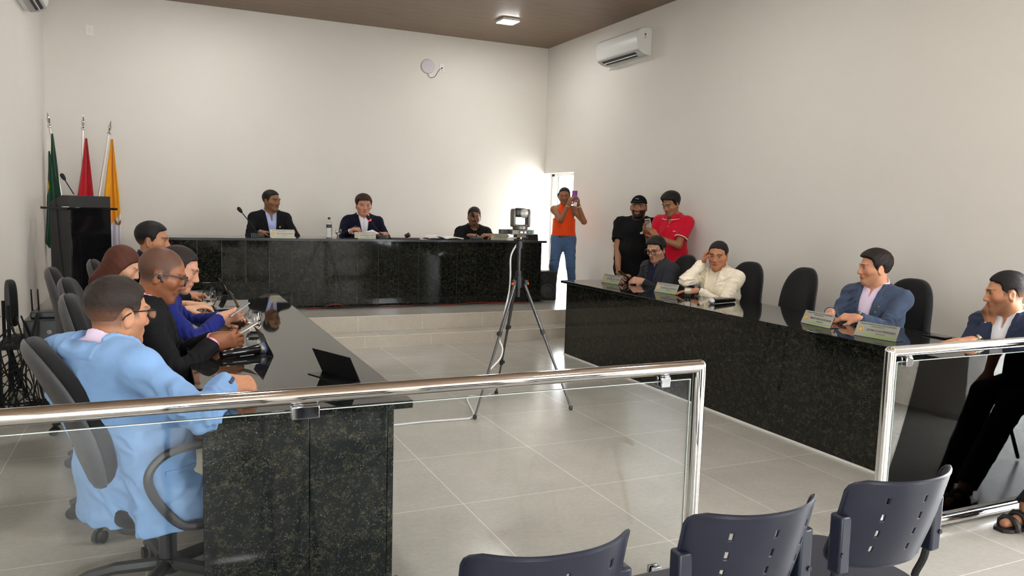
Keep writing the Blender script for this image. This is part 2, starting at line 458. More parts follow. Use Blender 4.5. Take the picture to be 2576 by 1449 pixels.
def p_cap(a, b, ra, rb, cut=None, flat=None, fdir=None):
    """tapered capsule; cut=(end dir) flattens the b end; flat squeezes along fdir"""
    a = A(*a); b = A(*b); ba = b - a; L2 = float(ba @ ba) + 1e-12; L = math.sqrt(L2)
    fd = None if flat is None else nrm(fdir)
    def fn(P):
        pa = P - a; h = np.clip(pa @ ba / L2, 0, 1); q = pa - h[:, None] * ba
        if fd is not None:
            s = q @ fd; q = q + (s * (1.0 / flat - 1.0))[:, None] * fd
        d = np.sqrt((q * q).sum(1)) - (ra + (rb - ra) * h)
        if fd is not None: d = d * flat ** 0.5
        if cut is not None: d = np.maximum(d, (P - b) @ (ba / L) - cut)
        return d
    return Pr(fn, (a + b) / 2, L / 2 + max(ra, rb))

def p_ell(c, R, r):
    c = A(*c); R = np.asarray(R, float); r = A(*r)       # R rows are the axes
    def fn(P):
        q = (P - c) @ R.T; k0 = np.sqrt(((q / r) ** 2).sum(1)); k1 = np.sqrt(((q / (r * r)) ** 2).sum(1)) + 1e-9
        return np.where(k0 < 0.05, -r.min(), k0 * (k0 - 1.0) / k1)
    return Pr(fn, c, r.max())

def p_box(c, R, h, rd=0.0):
    c = A(*c); R = np.asarray(R, float); h = A(*h)
    def fn(P):
        q = np.abs((P - c) @ R.T) - h + rd
        return np.sqrt((np.maximum(q, 0) ** 2).sum(1)) + np.minimum(q.max(1), 0) - rd
    return Pr(fn, c, float(np.linalg.norm(h)))

def poly_sd(poly, U, V):
    """signed distance to a polygon in the plane (negative inside)"""
    P = np.array(poly, float); n = len(P); d = np.full(U.shape, 1e9); s = np.ones(U.shape)
    for i in range(n):
        a = P[i]; b = P[i - 1]; ex, ey = b - a; wx = U - a[0]; wy = V - a[1]
        t = np.clip((wx * ex + wy * ey) / (ex * ex + ey * ey + 1e-12), 0, 1)
        bx = wx - ex * t; by = wy - ey * t; d = np.minimum(d, bx * bx + by * by)
        c1 = V >= a[1]; c2 = V < b[1]; c3 = ex * wy > ey * wx
        s = np.where((c1 & c2 & c3) | (~c1 & ~c2 & ~c3), -s, s)
    return s * np.sqrt(d)

def p_poly(o, R, poly, fmin=None, fmax=None, big=2.0):
    """polygon in (axis1, axis2) of frame R at o, pushed along axis0 from fmin to fmax"""
    o = A(*o); R = np.asarray(R, float)
    def fn(P):
        q = (P - o) @ R.T; d = poly_sd(poly, q[:, 1], q[:, 2])
        if fmin is not None: d = np.maximum(d, fmin - q[:, 0])
        if fmax is not None: d = np.maximum(d, q[:, 0] - fmax)
        return d
    return Pr(fn, o, big)

def p_half(o, n, big=9.0):
    o = A(*o); n = nrm(n)
    return Pr(lambda P: (P - o) @ n, o, big)

def smin(a, b, k):
    if k <= 0: return np.minimum(a, b)
    h = np.clip(k - np.abs(a - b), 0, None) / k
    return np.minimum(a, b) - h * h * k * 0.25

class Field:
    def __init__(s): s.ops = []; s.off = None
    def add(s, p, k=0.02): s.ops.append(('a', p, k)); return s
    def sub(s, p, k=0.006): s.ops.append(('s', p, k)); return s
    def cut(s, p, k=0.004): s.ops.append(('i', p, k)); return s
    def lift(s, p, t): s.ops.append(('l', p, t)); return s       # a raised layer of thickness t inside region p
    def mod(s, fn): s.ops.append(('n', fn, 0)); return s
    def cat(s, other): s.ops += other.ops; return s
    def ev(s, P, cull=None):
        d = np.full(len(P), 1.0)
        for op, p, k in s.ops:
            if op == 'n': d = p(P, d); continue
            if cull is not None and op in 'asl' and np.linalg.norm(p.c - cull[0]) - p.r - cull[1] > 0.05 + (k if op != 'l' else 0): continue
            v = p.fn(P)
            if op == 'a': d = smin(d, v, k)
            elif op == 's': d = -smin(-d, v, k)
            elif op == 'i': d = -smin(-d, -v, k)
            else: d = np.minimum(d, np.maximum(d - k, v))
        return d
    def bounds(s, pad):
        lo = np.full(3, 1e9); hi = -lo
        for op, p, k in s.ops:
            if op == 'a': lo = np.minimum(lo, p.c - p.r); hi = np.maximum(hi, p.c + p.r)
        return lo - pad, hi + pad

CORN = np.array([(i, j, k) for i in (0, 1) for j in (0, 1) for k in (0, 1)])
EDGES = [(a, b) for a in range(8) for b in range(a + 1, 8) if bin(a ^ b).count('1') == 1]
def surface(F, h, box=None):
    """surface nets over the blocks the surface passes through"""
    lo, hi = F.bounds(h * 3) if box is None else box
    B = 8; bs = B * h
    nb = np.maximum(np.ceil((hi - lo) / bs).astype(int), 1)
    S = 4; keep = []
    sup = np.ceil(nb / S).astype(int)
    hd = bs * math.sqrt(3) / 2
    for I in np.ndindex(*sup):
        b0 = np.array(I) * S; b1 = np.minimum(b0 + S, nb)
        g = np.stack(np.meshgrid(*[np.arange(b0[k], b1[k]) for k in range(3)], indexing='ij'), -1).reshape(-1, 3)
        cen = lo + (g + 0.5) * bs; mid = cen.mean(0); rad = bs * S * math.sqrt(3) / 2
        d = F.ev(cen, (mid, rad)); g = g[np.abs(d) < hd * 1.25 + h]
        if len(g): keep.append((g, mid, rad))
    if not keep: return np.zeros((0, 3)), []
    off = np.stack(np.meshgrid(*[np.arange(B + 1)] * 3, indexing='ij'), -1).reshape(-1, 3)
    nc = nb * B; ids = []; pos = []; edg = []
    for g, mid, rad in keep:
        P = lo + (g[:, None, :] * B + off[None]) * h
        d = F.ev(P.reshape(-1, 3), (mid, rad)).reshape(len(g), B + 1, B + 1, B + 1)
        c8 = np.stack([d[:, i:i + B, j:j + B, k:k + B] for i, j, k in CORN], -1)
        ins = c8 < 0; act = ins.any(-1) & ~ins.all(-1)
        w = np.argwhere(act)
        if not len(w): continue
        v8 = c8[act]; num = np.zeros((len(w), 3)); cnt = np.zeros(len(w))
        for a, b in EDGES:
            x = (v8[:, a] < 0) != (v8[:, b] < 0); t = np.where(x, v8[:, a] / np.where(x, v8[:, a] - v8[:, b], 1), 0)
            num += np.where(x[:, None], CORN[a] + t[:, None] * (CORN[b] - CORN[a]), 0); cnt += x
        cell = g[w[:, 0]] * B + w[:, 1:]
        pos.append(lo + (cell + num / cnt[:, None]) * h)
        idc = (cell[:, 0] * nc[1] + cell[:, 1]) * nc[2] + cell[:, 2]; ids.append(idc)
        for ax in range(3):          # edges leaving the cell's low corner
            bidx = (4, 2, 1)[ax]; x = (v8[:, 0] < 0) != (v8[:, bidx] < 0)
            if x.any(): edg.append((ax, cell[x], v8[x, 0] < 0))
    if not ids: return np.zeros((0, 3)), []
    ids = np.concatenate(ids); pos = np.concatenate(pos); o = np.argsort(ids); ids = ids[o]; pos = pos[o]
    quads = []
    for ax, cell, inside in edg:
        u, v = [(1, 2), (2, 0), (0, 1)][ax]
        q = []; ok = np.ones(len(cell), bool)
        for du, dv in ((0, 0), (-1, 0), (-1, -1), (0, -1)):
            c = cell.copy(); c[:, u] += du; c[:, v] += dv
            idc = (c[:, 0] * nc[1] + c[:, 1]) * nc[2] + c[:, 2]; k = np.searchsorted(ids, idc); k = np.minimum(k, len(ids) - 1)
            ok &= (ids[k] == idc) & (c >= 0).all(1); q.append(k)
        q = np.stack(q, 1); q[inside] = q[inside]
        q[~inside] = q[~inside][:, ::-1]; quads.append(q[ok])
    return pos, np.concatenate(quads)

def relax(V, Q, n=1, lam=0.5):
    for _ in range(n):
        s = np.zeros_like(V); c = np.zeros(len(V))
        for a, b in ((0, 1), (1, 2), (2, 3), (3, 0)):
            np.add.at(s, Q[:, a], V[Q[:, b]]); np.add.at(s, Q[:, b], V[Q[:, a]]); np.add.at(c, Q[:, a], 1); np.add.at(c, Q[:, b], 1)
        V = V + lam * (s / np.maximum(c, 1)[:, None] - V)
    return V

def np_mesh(name, V, Q, m, parent=None, col=None, smooth=True):
    me = bpy.data.meshes.new(name)
    if len(V):
        me.vertices.add(len(V)); me.vertices.foreach_set('co', V.astype(np.float32).ravel())
        me.loops.add(len(Q) * 4); me.loops.foreach_set('vertex_index', Q.astype(np.int32).ravel())
        me.polygons.add(len(Q)); me.polygons.foreach_set('loop_start', np.arange(0, len(Q) * 4, 4, dtype=np.int32))
        try: me.polygons.foreach_set('loop_total', np.full(len(Q), 4, dtype=np.int32))
        except Exception: pass
        me.polygons.foreach_set('use_smooth', np.ones(len(Q), bool))
        me.update(calc_edges=True)
        if col is not None:
            at = me.color_attributes.new('Col', 'FLOAT_COLOR', 'POINT')
            at.data.foreach_set('color', np.concatenate([col, np.ones((len(col), 1))], 1).astype(np.float32).ravel())
    for mm in (m if isinstance(m, (list, tuple)) else [m]): me.materials.append(mm)
    o = bpy.data.objects.new(name, me); COL.objects.link(o)
    if parent is not None:
        o.parent = parent; o.matrix_parent_inverse = mat_of(parent).inverted()
    return o

def field_mesh(name, F, h, m, parent=None, colfn=None, sm=1, box=None):
    V, Q = surface(F, h, box)
    if len(V) and sm: V = relax(V, Q, sm, 0.45)
    return np_mesh(name, V, Q, m, parent, colfn(V) if (colfn and len(V)) else None)

def m_attr(name, rough, bump=0.0, bscale=300, spec=0.4, sheen=0.0):
    """surface whose colour is stored with the mesh (skin, brows, lips, hair)"""
    m = mat(name, (0.5, 0.5, 0.5), rough, spec=spec, sheen=sheen); t = NT(m)
    at = t.n('ShaderNodeAttribute', attribute_name='Col'); v = t.coord('Object')
    n = t.noise(v, 90, 4); t.base(t.mix(0.35, at.outputs[0], t.ramp(n, [(0.3, (0.8, 0.78, 0.76)), (0.7, (1.15, 1.15, 1.15))]), 'MULTIPLY'))
    if bump: t.bump(t.noise(v, bscale, 3), bump, 0.002)
    return m
SKIN = m_attr('skin', 0.5, 0.12, 420, spec=0.4)
HAIR = m_attr('hair', 0.55, 0.9, 260, spec=0.35)
def cloth(name, col, rough=0.85, sheen=0.15, weave=900, var=0.1, plaid=None):
    if name in MATS: return MATS[name]
    m = mat(name, col, rough, spec=0.2, sheen=sheen); t = NT(m); v = t.coord('Object')
    a = tuple(c * (1 - var) for c in col); b = tuple(min(c * (1 + var), 1) for c in col)
    c = t.mix(t.noise(v, 22, 5, 0.6), a, b)
    if plaid:
        for k, ax in enumerate(((1, 0, 0), (0, 0, 1))):
            wv = t.n('ShaderNodeTexWave', wave_type='BANDS', bands_direction='X' if k == 0 else 'Z'); wv.inputs['Scale'].default_value = plaid; t.l(v, wv.inputs[0])
            c = t.mix(t.ramp(wv.outputs[1], [(0.90, (0, 0, 0)), (0.97, (0.35, 0.35, 0.35))]), c, tuple(x * 0.5 for x in col))
    t.base(c); t.bump(t.noise(v, weave, 2), 0.25, 0.0015); return m

# ------------------------------------------------------------------ counters and bench
TZ = 0.77
GEDGE = mat('granite_edge', (0.030, 0.036, 0.040), 0.12, spec=0.6)
SEAM = mat('pale_grout', (0.30, 0.30, 0.28), 0.6)
t = thing('counter', 'long black granite counter on the left, end panel of speckled slabs towards the railing', 'counter', (0.5, 4.5, 0))
def rel(mb, root): # world geometry into the root's space
    L = root.location; mb.v = [(x - L.x, y - L.y, z - L.z) for x, y, z in mb.v]; return mb
rel(MB().span((0.125, 2.72, TZ - 0.03), (0.866, 6.50, TZ)), t).build('counter_top', GRAN_TOP, t, bevel=0.004)
rel(MB().span((0.133, 2.80, 0), (0.4965, 2.825, TZ - 0.03)), t).build('end_panel', GRAN_PANEL, t, bevel=0.002)
rel(MB().span((0.4995, 2.80, 0), (0.790, 2.825, TZ - 0.03)), t).build('end_panel', GRAN_PANEL, t, bevel=0.002)
rel(MB().span((0.7925, 2.80, 0), (0.8155, 6.46, TZ - 0.03)), t).build('side_panel', GRAN_PANEL, t, bevel=0.002)
u = MB().prism([(0.0, TZ), (0.0, TZ + 0.072), (0.715, TZ + 0.072), (0.835, TZ)], (0, 6.502, 0), (1, 0, 0), (0, 0, 1), (0, 0.03, 0)); rel(u, t).build('upstand', GRAN, t, bevel=0.002)
rel(MB().span((0.16, 6.435, 0), (0.79, 6.46, TZ - 0.03)), t).build('end_panel', GRAN, t)
t = thing('counter', 'long black granite counter on the right with green gold flecks', 'counter', (4.2, 4.8, 0))
rel(MB().span((3.785, 2.62, TZ - 0.028), (4.56, 6.98, TZ)), t).build('counter_top', GRAN_TOP, t, bevel=0.004)
rel(MB().span((3.83, 2.66, 0.0), (3.855, 6.93, TZ - 0.028)), t).build('front_panel', GRAN, t, bevel=0.002)
rel(MB().span((3.857, 2.66, 0.0), (4.50, 2.685, TZ - 0.028)), t).build('end_panel', GRAN, t, bevel=0.002)
rel(MB().span((3.857, 6.905, 0.0), (4.50, 6.93, TZ - 0.028)), t).build('end_panel', GRAN, t, bevel=0.002)
rel(MB().span((3.822, 2.65, 0), (3.831, 6.935, 0.012)), t).build('base_joint', mat('white_sealant', (0.8, 0.79, 0.76), 0.5), t)
BT = 1.087
t = thing('bench', 'long raised speakers bench clad in black granite slabs on the stage', 'bench', (2.2, 9.1, Z2))
rel(MB().span((-0.17, 8.83, BT - 0.028), (4.57, 9.42, BT)), t).build('bench_top', GEDGE, t, bevel=0.003)
xs = [-0.12 + 0.2475 * k for k in range(0, 19)] + [4.52]
xs = [x + 0.018 for x in xs[:-1]] + [4.525]
for a, b in zip(xs[:-1], xs[1:]): rel(MB().span((a + 0.0018, 8.885, Z2), (b - 0.0018, 8.905, BT - 0.028)), t).build('front_slab', GRAN, t, bevel=0.0012)
rel(MB().span((xs[0], 8.895, Z2 + 0.002), (4.52, 8.91, BT - 0.03)), t).build('joints', SEAM, t)
for x in (xs[0], 4.50): rel(MB().span((x, 8.912, Z2), (x + 0.022, 9.38, BT - 0.028)), t).build('end_slab', GRAN, t, bevel=0.002)

# lectern
LD = mat('grey_granite_side', (0.030, 0.030, 0.031), 0.45); LB = mat('gloss_black_granite', (0.006, 0.006, 0.007), 0.05)
t = thing('lectern', 'tall black granite lectern with a thin shelf bar near the flags', 'lectern', (-0.79, 9.0, Z2), math.radians(40))
MB().span((0, 0.012, 0), (0.46, 0.32, 1.06)).build('body', LD, t, bevel=0.003)
MB().span((0.004, -0.006, 0), (0.456, 0.012, 1.06)).build('front_slab', LB, t, bevel=0.002)
MB().span((-0.045, -0.02, 1.06), (0.53, 0.40, 1.085)).build('shelf', LB, t, bevel=0.003)
MB().prism([(0.0, 1.085), (0.32, 1.085), (0.32, 1.13), (0.12, 1.205), (0.0, 1.205)], (0, 0, 0), (0, 1, 0), (0, 0, 1), (0.46, 0, 0)).build('hood', LD, t, bevel=0.003)
MB().tube([(-0.002, 0.22, 1.2), (-0.006, 0.2, 1.05), (-0.005, 0.17, 0.7), (-0.005, 0.12, 0.3), (-0.005, 0.11, 0.02)], 0.004, 6).build('cord', BLACKM, t)
MB().box((-0.035, 0.02, 1.089), (0.06, 0.03, 0.006)).build('paper_slip', WHITE, t)

# flags
def flagpole(base, tip, label, rows, cols, cmat, seed):
    base = A(*base); tip = A(*tip); ax = nrm(tip - base)
    t = thing('flagpole', label, 'flag', base, 0, 'flags on leaning poles behind the lectern')
    MB().cyl((0, 0, 0), tip - base - ax * 0.17, 0.0125, n=12).build('pole', mat('pale_aluminium', (0.75, 0.72, 0.66), 0.3, 0.7), t, smooth=True)
    MB().lathe([(0.012, 0), (0.024, 0.008), (0.026, 0.02), (0.014, 0.035), (0.012, 0.05), (0.020, 0.06), (0.012, 0.072), (0.022, 0.088), (0.020, 0.105), (0.012, 0.135), (0.004, 0.168), (0.001, 0.175)], tip - base - ax * 0.175, ax, 14).build('finial', CHROME, t, smooth=True)
    for r, (rws, fm) in enumerate(rows):
        G = []; n = 60
        for (y, xl, xr, dy) in rws:
            row = []
            for k in range(n):
                s = k / (n - 1); p = ony(xl + (xr - xl) * s, y, base[1] + dy)
                p[1] += 0.028 * math.sin(s * 9.0 + seed + r) * min(1, (xr - xl) / 25) + 0.012 * math.sin(s * 21 + seed); row.append(p - base)
            G.append(row)
        # more rows between
        GG = [];
        for a, b in zip(G[:-1], G[1:]):
            for k in range(16): GG.append([x + (y - x) * (k / 16) for x, y in zip(a, b)])
        GG.append(G[-1])
        o = MB().sheet(GG, 0.004).build('flag', cmat, t, smooth=True, angle=1.2)
        if fm:
            mi = []
            for pl in o.data.polygons:
                c = sum((o.data.vertices[i].co for i in pl.vertices), Vector()) / len(pl.vertices) + Vector(base); mi.append(fm(project(c)))
            o.data.polygons.foreach_set('material_index', mi)
    return t
def project(P):
    d = np.array(P, float) - CAM; w = d @ FW; return 1288 + F_PX * (d @ RT) / w, 724.5 - F_PX * (d @ UP) / w
def silk(n, c): return cloth(n, c, 0.6, 0.25, 500, 0.06)
GRN, YEL, WHF, REDF, GOLD, BRWN = silk('green_flag_cloth', srgb(0, 66, 38)), silk('lemon_flag_cloth', srgb(226, 200, 30)), silk('white_flag_cloth', srgb(214, 210, 222)), silk('red_flag_cloth', srgb(196, 18, 36)), silk('amber_flag_cloth', srgb(236, 164, 24)), silk('brown_emblem_cloth', srgb(140, 86, 30))
YF = 10.42
pb = ony(205, 770, YF); pb[2] = Z2 + 0.05
st = thing('flag_stand', 'low steel stand holding the three flagpoles behind the lectern', 'stand', (pb[0], YF, Z2)); MB().lathe([(0.17, 0), (0.17, 0.012), (0.05, 0.035), (0.05, 0.10), (0.0, 0.10)], n=28).build('stand_base', STEEL, st, smooth=True)
flagpole((pb[0] - 0.03, YF, Z2 + 0.06), ony(119, 283, YF + 0.05), 'green flag with a yellow patch on the left leaning pole', [
    ([(336, 129, 133, -0.01), (400, 128, 142, -0.03), (490, 138, 152, -0.05), (600, 150, 158, -0.05)], None),
    ([(380, 122, 125, -0.05), (430, 121, 137, -0.06), (490, 118, 150, -0.07), (560, 116, 152, -0.07), (612, 114, 140, -0.06), (624, 124, 128, -0.05)], lambda q: 1 if abs(q[0] - 117) * 1.9 + abs(q[1] - 468) * 0.55 < 15 else 0)], 2, [GRN, YEL], 0.4)
flagpole((pb[0], YF + 0.03, Z2 + 0.06), ony(209, 289, YF + 0.03), 'red flag on the middle pole', [
    ([(348, 214, 219, -0.03), (420, 205, 228, -0.05), (495, 194, 236, -0.07), (600, 190, 244, -0.07), (640, 196, 240, -0.06)], None)], 1, [REDF], 1.7)
flagpole((pb[0] + 0.03, YF - 0.02, Z2 + 0.06), ony(279, 303, YF + 0.06), 'amber and white flag with brown emblem on the right leaning pole', [
    ([(350, 279, 284, -0.03), (420, 270, 292, -0.05), (490, 262, 300, -0.07), (545, 262, 304, -0.07), (600, 262, 305, -0.07), (640, 264, 308, -0.06), (690, 266, 306, -0.05)],
     lambda q: 2 if (q[0] - 297) ** 2 / 70 + (q[1] - 557) ** 2 / 110 < 1 and q[1] > 562 - abs(q[0] - 297) * 1.6 else (0 if q[1] < 538 + max(0, 303 - q[0]) * 1.15 else 1))], 3, [GOLD, WHF, BRWN], 2.9)

# ------------------------------------------------------------------ office chairs
UPH = cloth('black_chair_fabric', (0.0125, 0.0125, 0.0135), 0.9, 0.1, 700); SHELL = mat('grey_chair_shell', (0.050, 0.050, 0.052), 0.42); RUB = mat('dark_grey_polymer', (0.030, 0.031, 0.033), 0.4)
def back_outline(w, h, taper=0.80, n=48):
    P = []
    for k in range(n):
        a = 2 * math.pi * k / n; c, s_ = math.cos(a), math.sin(a); e = 0.72
        x = math.copysign(abs(c) ** e, c); z = math.copysign(abs(s_) ** e, s_)
        P.append((w / 2 * x * (taper + (1 - taper) * (0.5 - 0.35 * z) * 1.15), h / 2 * z))
    return P
def make_chair(label, x, y, yaw, z=0.0, seat=0.45, lean=0.12, group=None, arms=True, src=None):
    t = thing('office_chair', label, 'chair', (x, y, z), yaw, group)
    w, h = 0.44, 0.60
    R = roty(-lean)
    def pad(stack, bulge):
        m = MB(); P = back_outline(w, h); n = len(P); rows = []
        for off, sc in stack:
            rows.append([A(-0.22, 0, seat + 0.05) + R @ A(off + bulge * (abs(u) / (w / 2)) ** 2 * sc * sc + 0.028 * math.cos((v * sc) / h * 5) * 0.5, u * sc, v * sc + h / 2) for u, v in P])
        m.v = [tuple(p) for r in rows for p in r]
        for a in range(len(rows) - 1):
            m.f += [(a * n + i, a * n + (i + 1) % n, (a + 1) * n + (i + 1) % n, (a + 1) * n + i) for i in range(n)]
        m.f += [tuple(reversed(range(n))), tuple(range((len(rows) - 1) * n, len(rows) * n))]; m.mi = [0] * len(m.f)
        return m
    pad([(0.004, 0.20), (0.004, 0.6), (0.002, 0.93), (0.006, 0.975), (0.018, 0.99), (0.034, 0.98), (0.048, 0.945), (0.056, 0.88), (0.060, 0.78), (0.061, 0.55), (0.061, 0.25)], 0.034).build('backrest', UPH, t, smooth=True, angle=2.5)
    pad([(-0.030, 0.2), (-0.030, 0.55), (-0.028, 0.80), (-0.022, 0.90), (-0.010, 0.965), (0.002, 0.995), (0.006, 0.99), (0.004, 0.93), (0.004, 0.4)], 0.030).build('back_shell', SHELL, t, smooth=True, angle=2.5)
    s_ = MB(); P = [(0.24 * math.copysign(abs(math.cos(a)) ** 0.5, math.cos(a)), 0.24 * math.copysign(abs(math.sin(a)) ** 0.5, math.sin(a))) for a in np.linspace(0, 2 * math.pi, 36, endpoint=False)]
    s_.prism(P, (0.02, 0, seat - 0.055), (1, 0, 0), (0, 1, 0), (0, 0, 0.065)); s_.build('seat', UPH, t, bevel=0.022, seg=3)
    MB().prism([(a * 0.95, b * 0.95) for a, b in P], (0.02, 0, seat - 0.08), (1, 0, 0), (0, 1, 0), (0, 0, 0.026)).build('seat_shell', RUB, t, bevel=0.008)
    MB().tube([(-0.10, 0, seat - 0.085), (-0.22, 0, seat - 0.08), (-0.262, 0, seat - 0.02), (-0.262, 0, seat + 0.16)], 0.016, 8).build('back_bracket', RUB, t, smooth=True)
    if arms:
        for sg in (1, -1):
            pts = spline([(0.02, sg * 0.25, seat - 0.06), (0.06, sg * 0.285, seat - 0.055), (-0.02, sg * 0.30, seat - 0.035), (-0.10, sg * 0.305, seat + 0.07), (-0.125, sg * 0.305, seat + 0.16), (-0.07, sg * 0.305, seat + 0.225), (0.04, sg * 0.305, seat + 0.245), (0.15, sg * 0.30, seat + 0.235), (0.17, sg * 0.295, seat + 0.20), (0.13, sg * 0.29, seat + 0.06), (0.10, sg * 0.285, seat - 0.04)], 5)
            MB().tube(pts, [0.016] * len(pts), 8).build('armrest', RUB, t, smooth=True)
    MB().cyl((0, 0, 0.10), (0, 0, 0.25), 0.032, n=18).cyl((0, 0, 0.25), (0, 0, seat - 0.08), 0.026, n=18).build('column', RUB, t, smooth=True)
    b = MB(); b.cyl((0, 0, 0.075), (0, 0, 0.13), 0.045, n=18)
    for k in range(5):
        a = 2 * math.pi * k / 5 + 0.35; d = A(math.cos(a), math.sin(a), 0)
        b.tube([d * 0.03 + A(0, 0, 0.105), d * 0.18 + A(0, 0, 0.105), d * 0.27 + A(0, 0, 0.09), d * 0.31 + A(0, 0, 0.07)], [0.026, 0.024, 0.021, 0.019], 8)
    b.build('star_base', RUB, t, smooth=True)
    for k in range(5):
        a = 2 * math.pi * k / 5 + 0.35; d = A(math.cos(a), math.sin(a), 0); n_ = A(-d[1], d[0], 0); c = d * 0.305 + A(0, 0, 0.027)
        MB().cyl(c - n_ * 0.022, c - n_ * 0.005, 0.027, n=14).cyl(c + n_ * 0.005, c + n_ * 0.022, 0.027, n=14).build('caster', BLACKP, t, smooth=True)
    return t
def chair_copy(src, label, x, y, yaw, z=0.0, group=None, sz=1.0):
    c = copy_tree(src); c.location = (x, y, z); c.scale = (1, 1, sz); c.rotation_euler = (0, 0, yaw); c['label'] = label
    if group: c['group'] = group
    elif 'group' in c: del c['group']
    return c
GL = 'office chairs along the left counter'; GR = 'office chairs along the right counter'; GS = 'office chairs behind the stage bench'
ch0 = make_chair('grey backed office chair with loop arms under the man in light blue', 0.02, 3.12, math.radians(12), lean=0.37, seat=0.40, group=GL)
ch1 = make_chair('office chair under the bald man in black suit, grey back edge showing', -0.08, 3.91, 0.02, seat=0.42, group=GL)
chair_copy(ch1, 'office chair under the man in royal blue suit', -0.16, 4.68, -0.03, 0, GL)
chair_copy(ch1, 'office chair under the auburn haired woman', -0.30, 5.40, 0.1, 0, GL)
chair_copy(ch1, 'office chair under the dark haired man at far end of left counter', -0.12, 6.02, 0.0, 0, GL)
chair_copy(ch1, 'office chair under the man in charcoal blazer', 4.76, 6.52, math.pi, 0, GR)
chair_copy(ch1, 'office chair under the man in cream jacket', 4.76, 5.55, math.pi + 0.1, 0, GR)
chair_copy(ch1, 'empty black office chair between cream jacket and checked blazer', 4.78, 4.95, math.pi - 0.10, 0, GR)
chair_copy(ch1, 'office chair under the man in slate blue checked blazer', 4.82, 3.90, math.pi + 0.05, 0, GR)
chair_copy(ch1, 'office chair under the man in dark blue blazer at the right edge', 4.76, 2.86, math.pi, 0, GR)
chair_copy(ch1, 'office chair on stage under the man in pale blue shirt', 1.22, 9.68, math.radians(277), Z2 + 0.05, GS)
chair_copy(ch1, 'office chair on stage under the speaking man in navy suit', 2.34, 9.70, math.radians(275), Z2 + 0.05, GS)
chair_copy(ch1, 'office chair on stage under the man all in black', 3.89, 9.76, math.radians(265), Z2, GS, 0.88)
for o in list(COL.objects):
    if o.type == 'EMPTY' and o.name.startswith('office_chair') and o.location.z > Z2 + 0.01: o.location.z = Z2

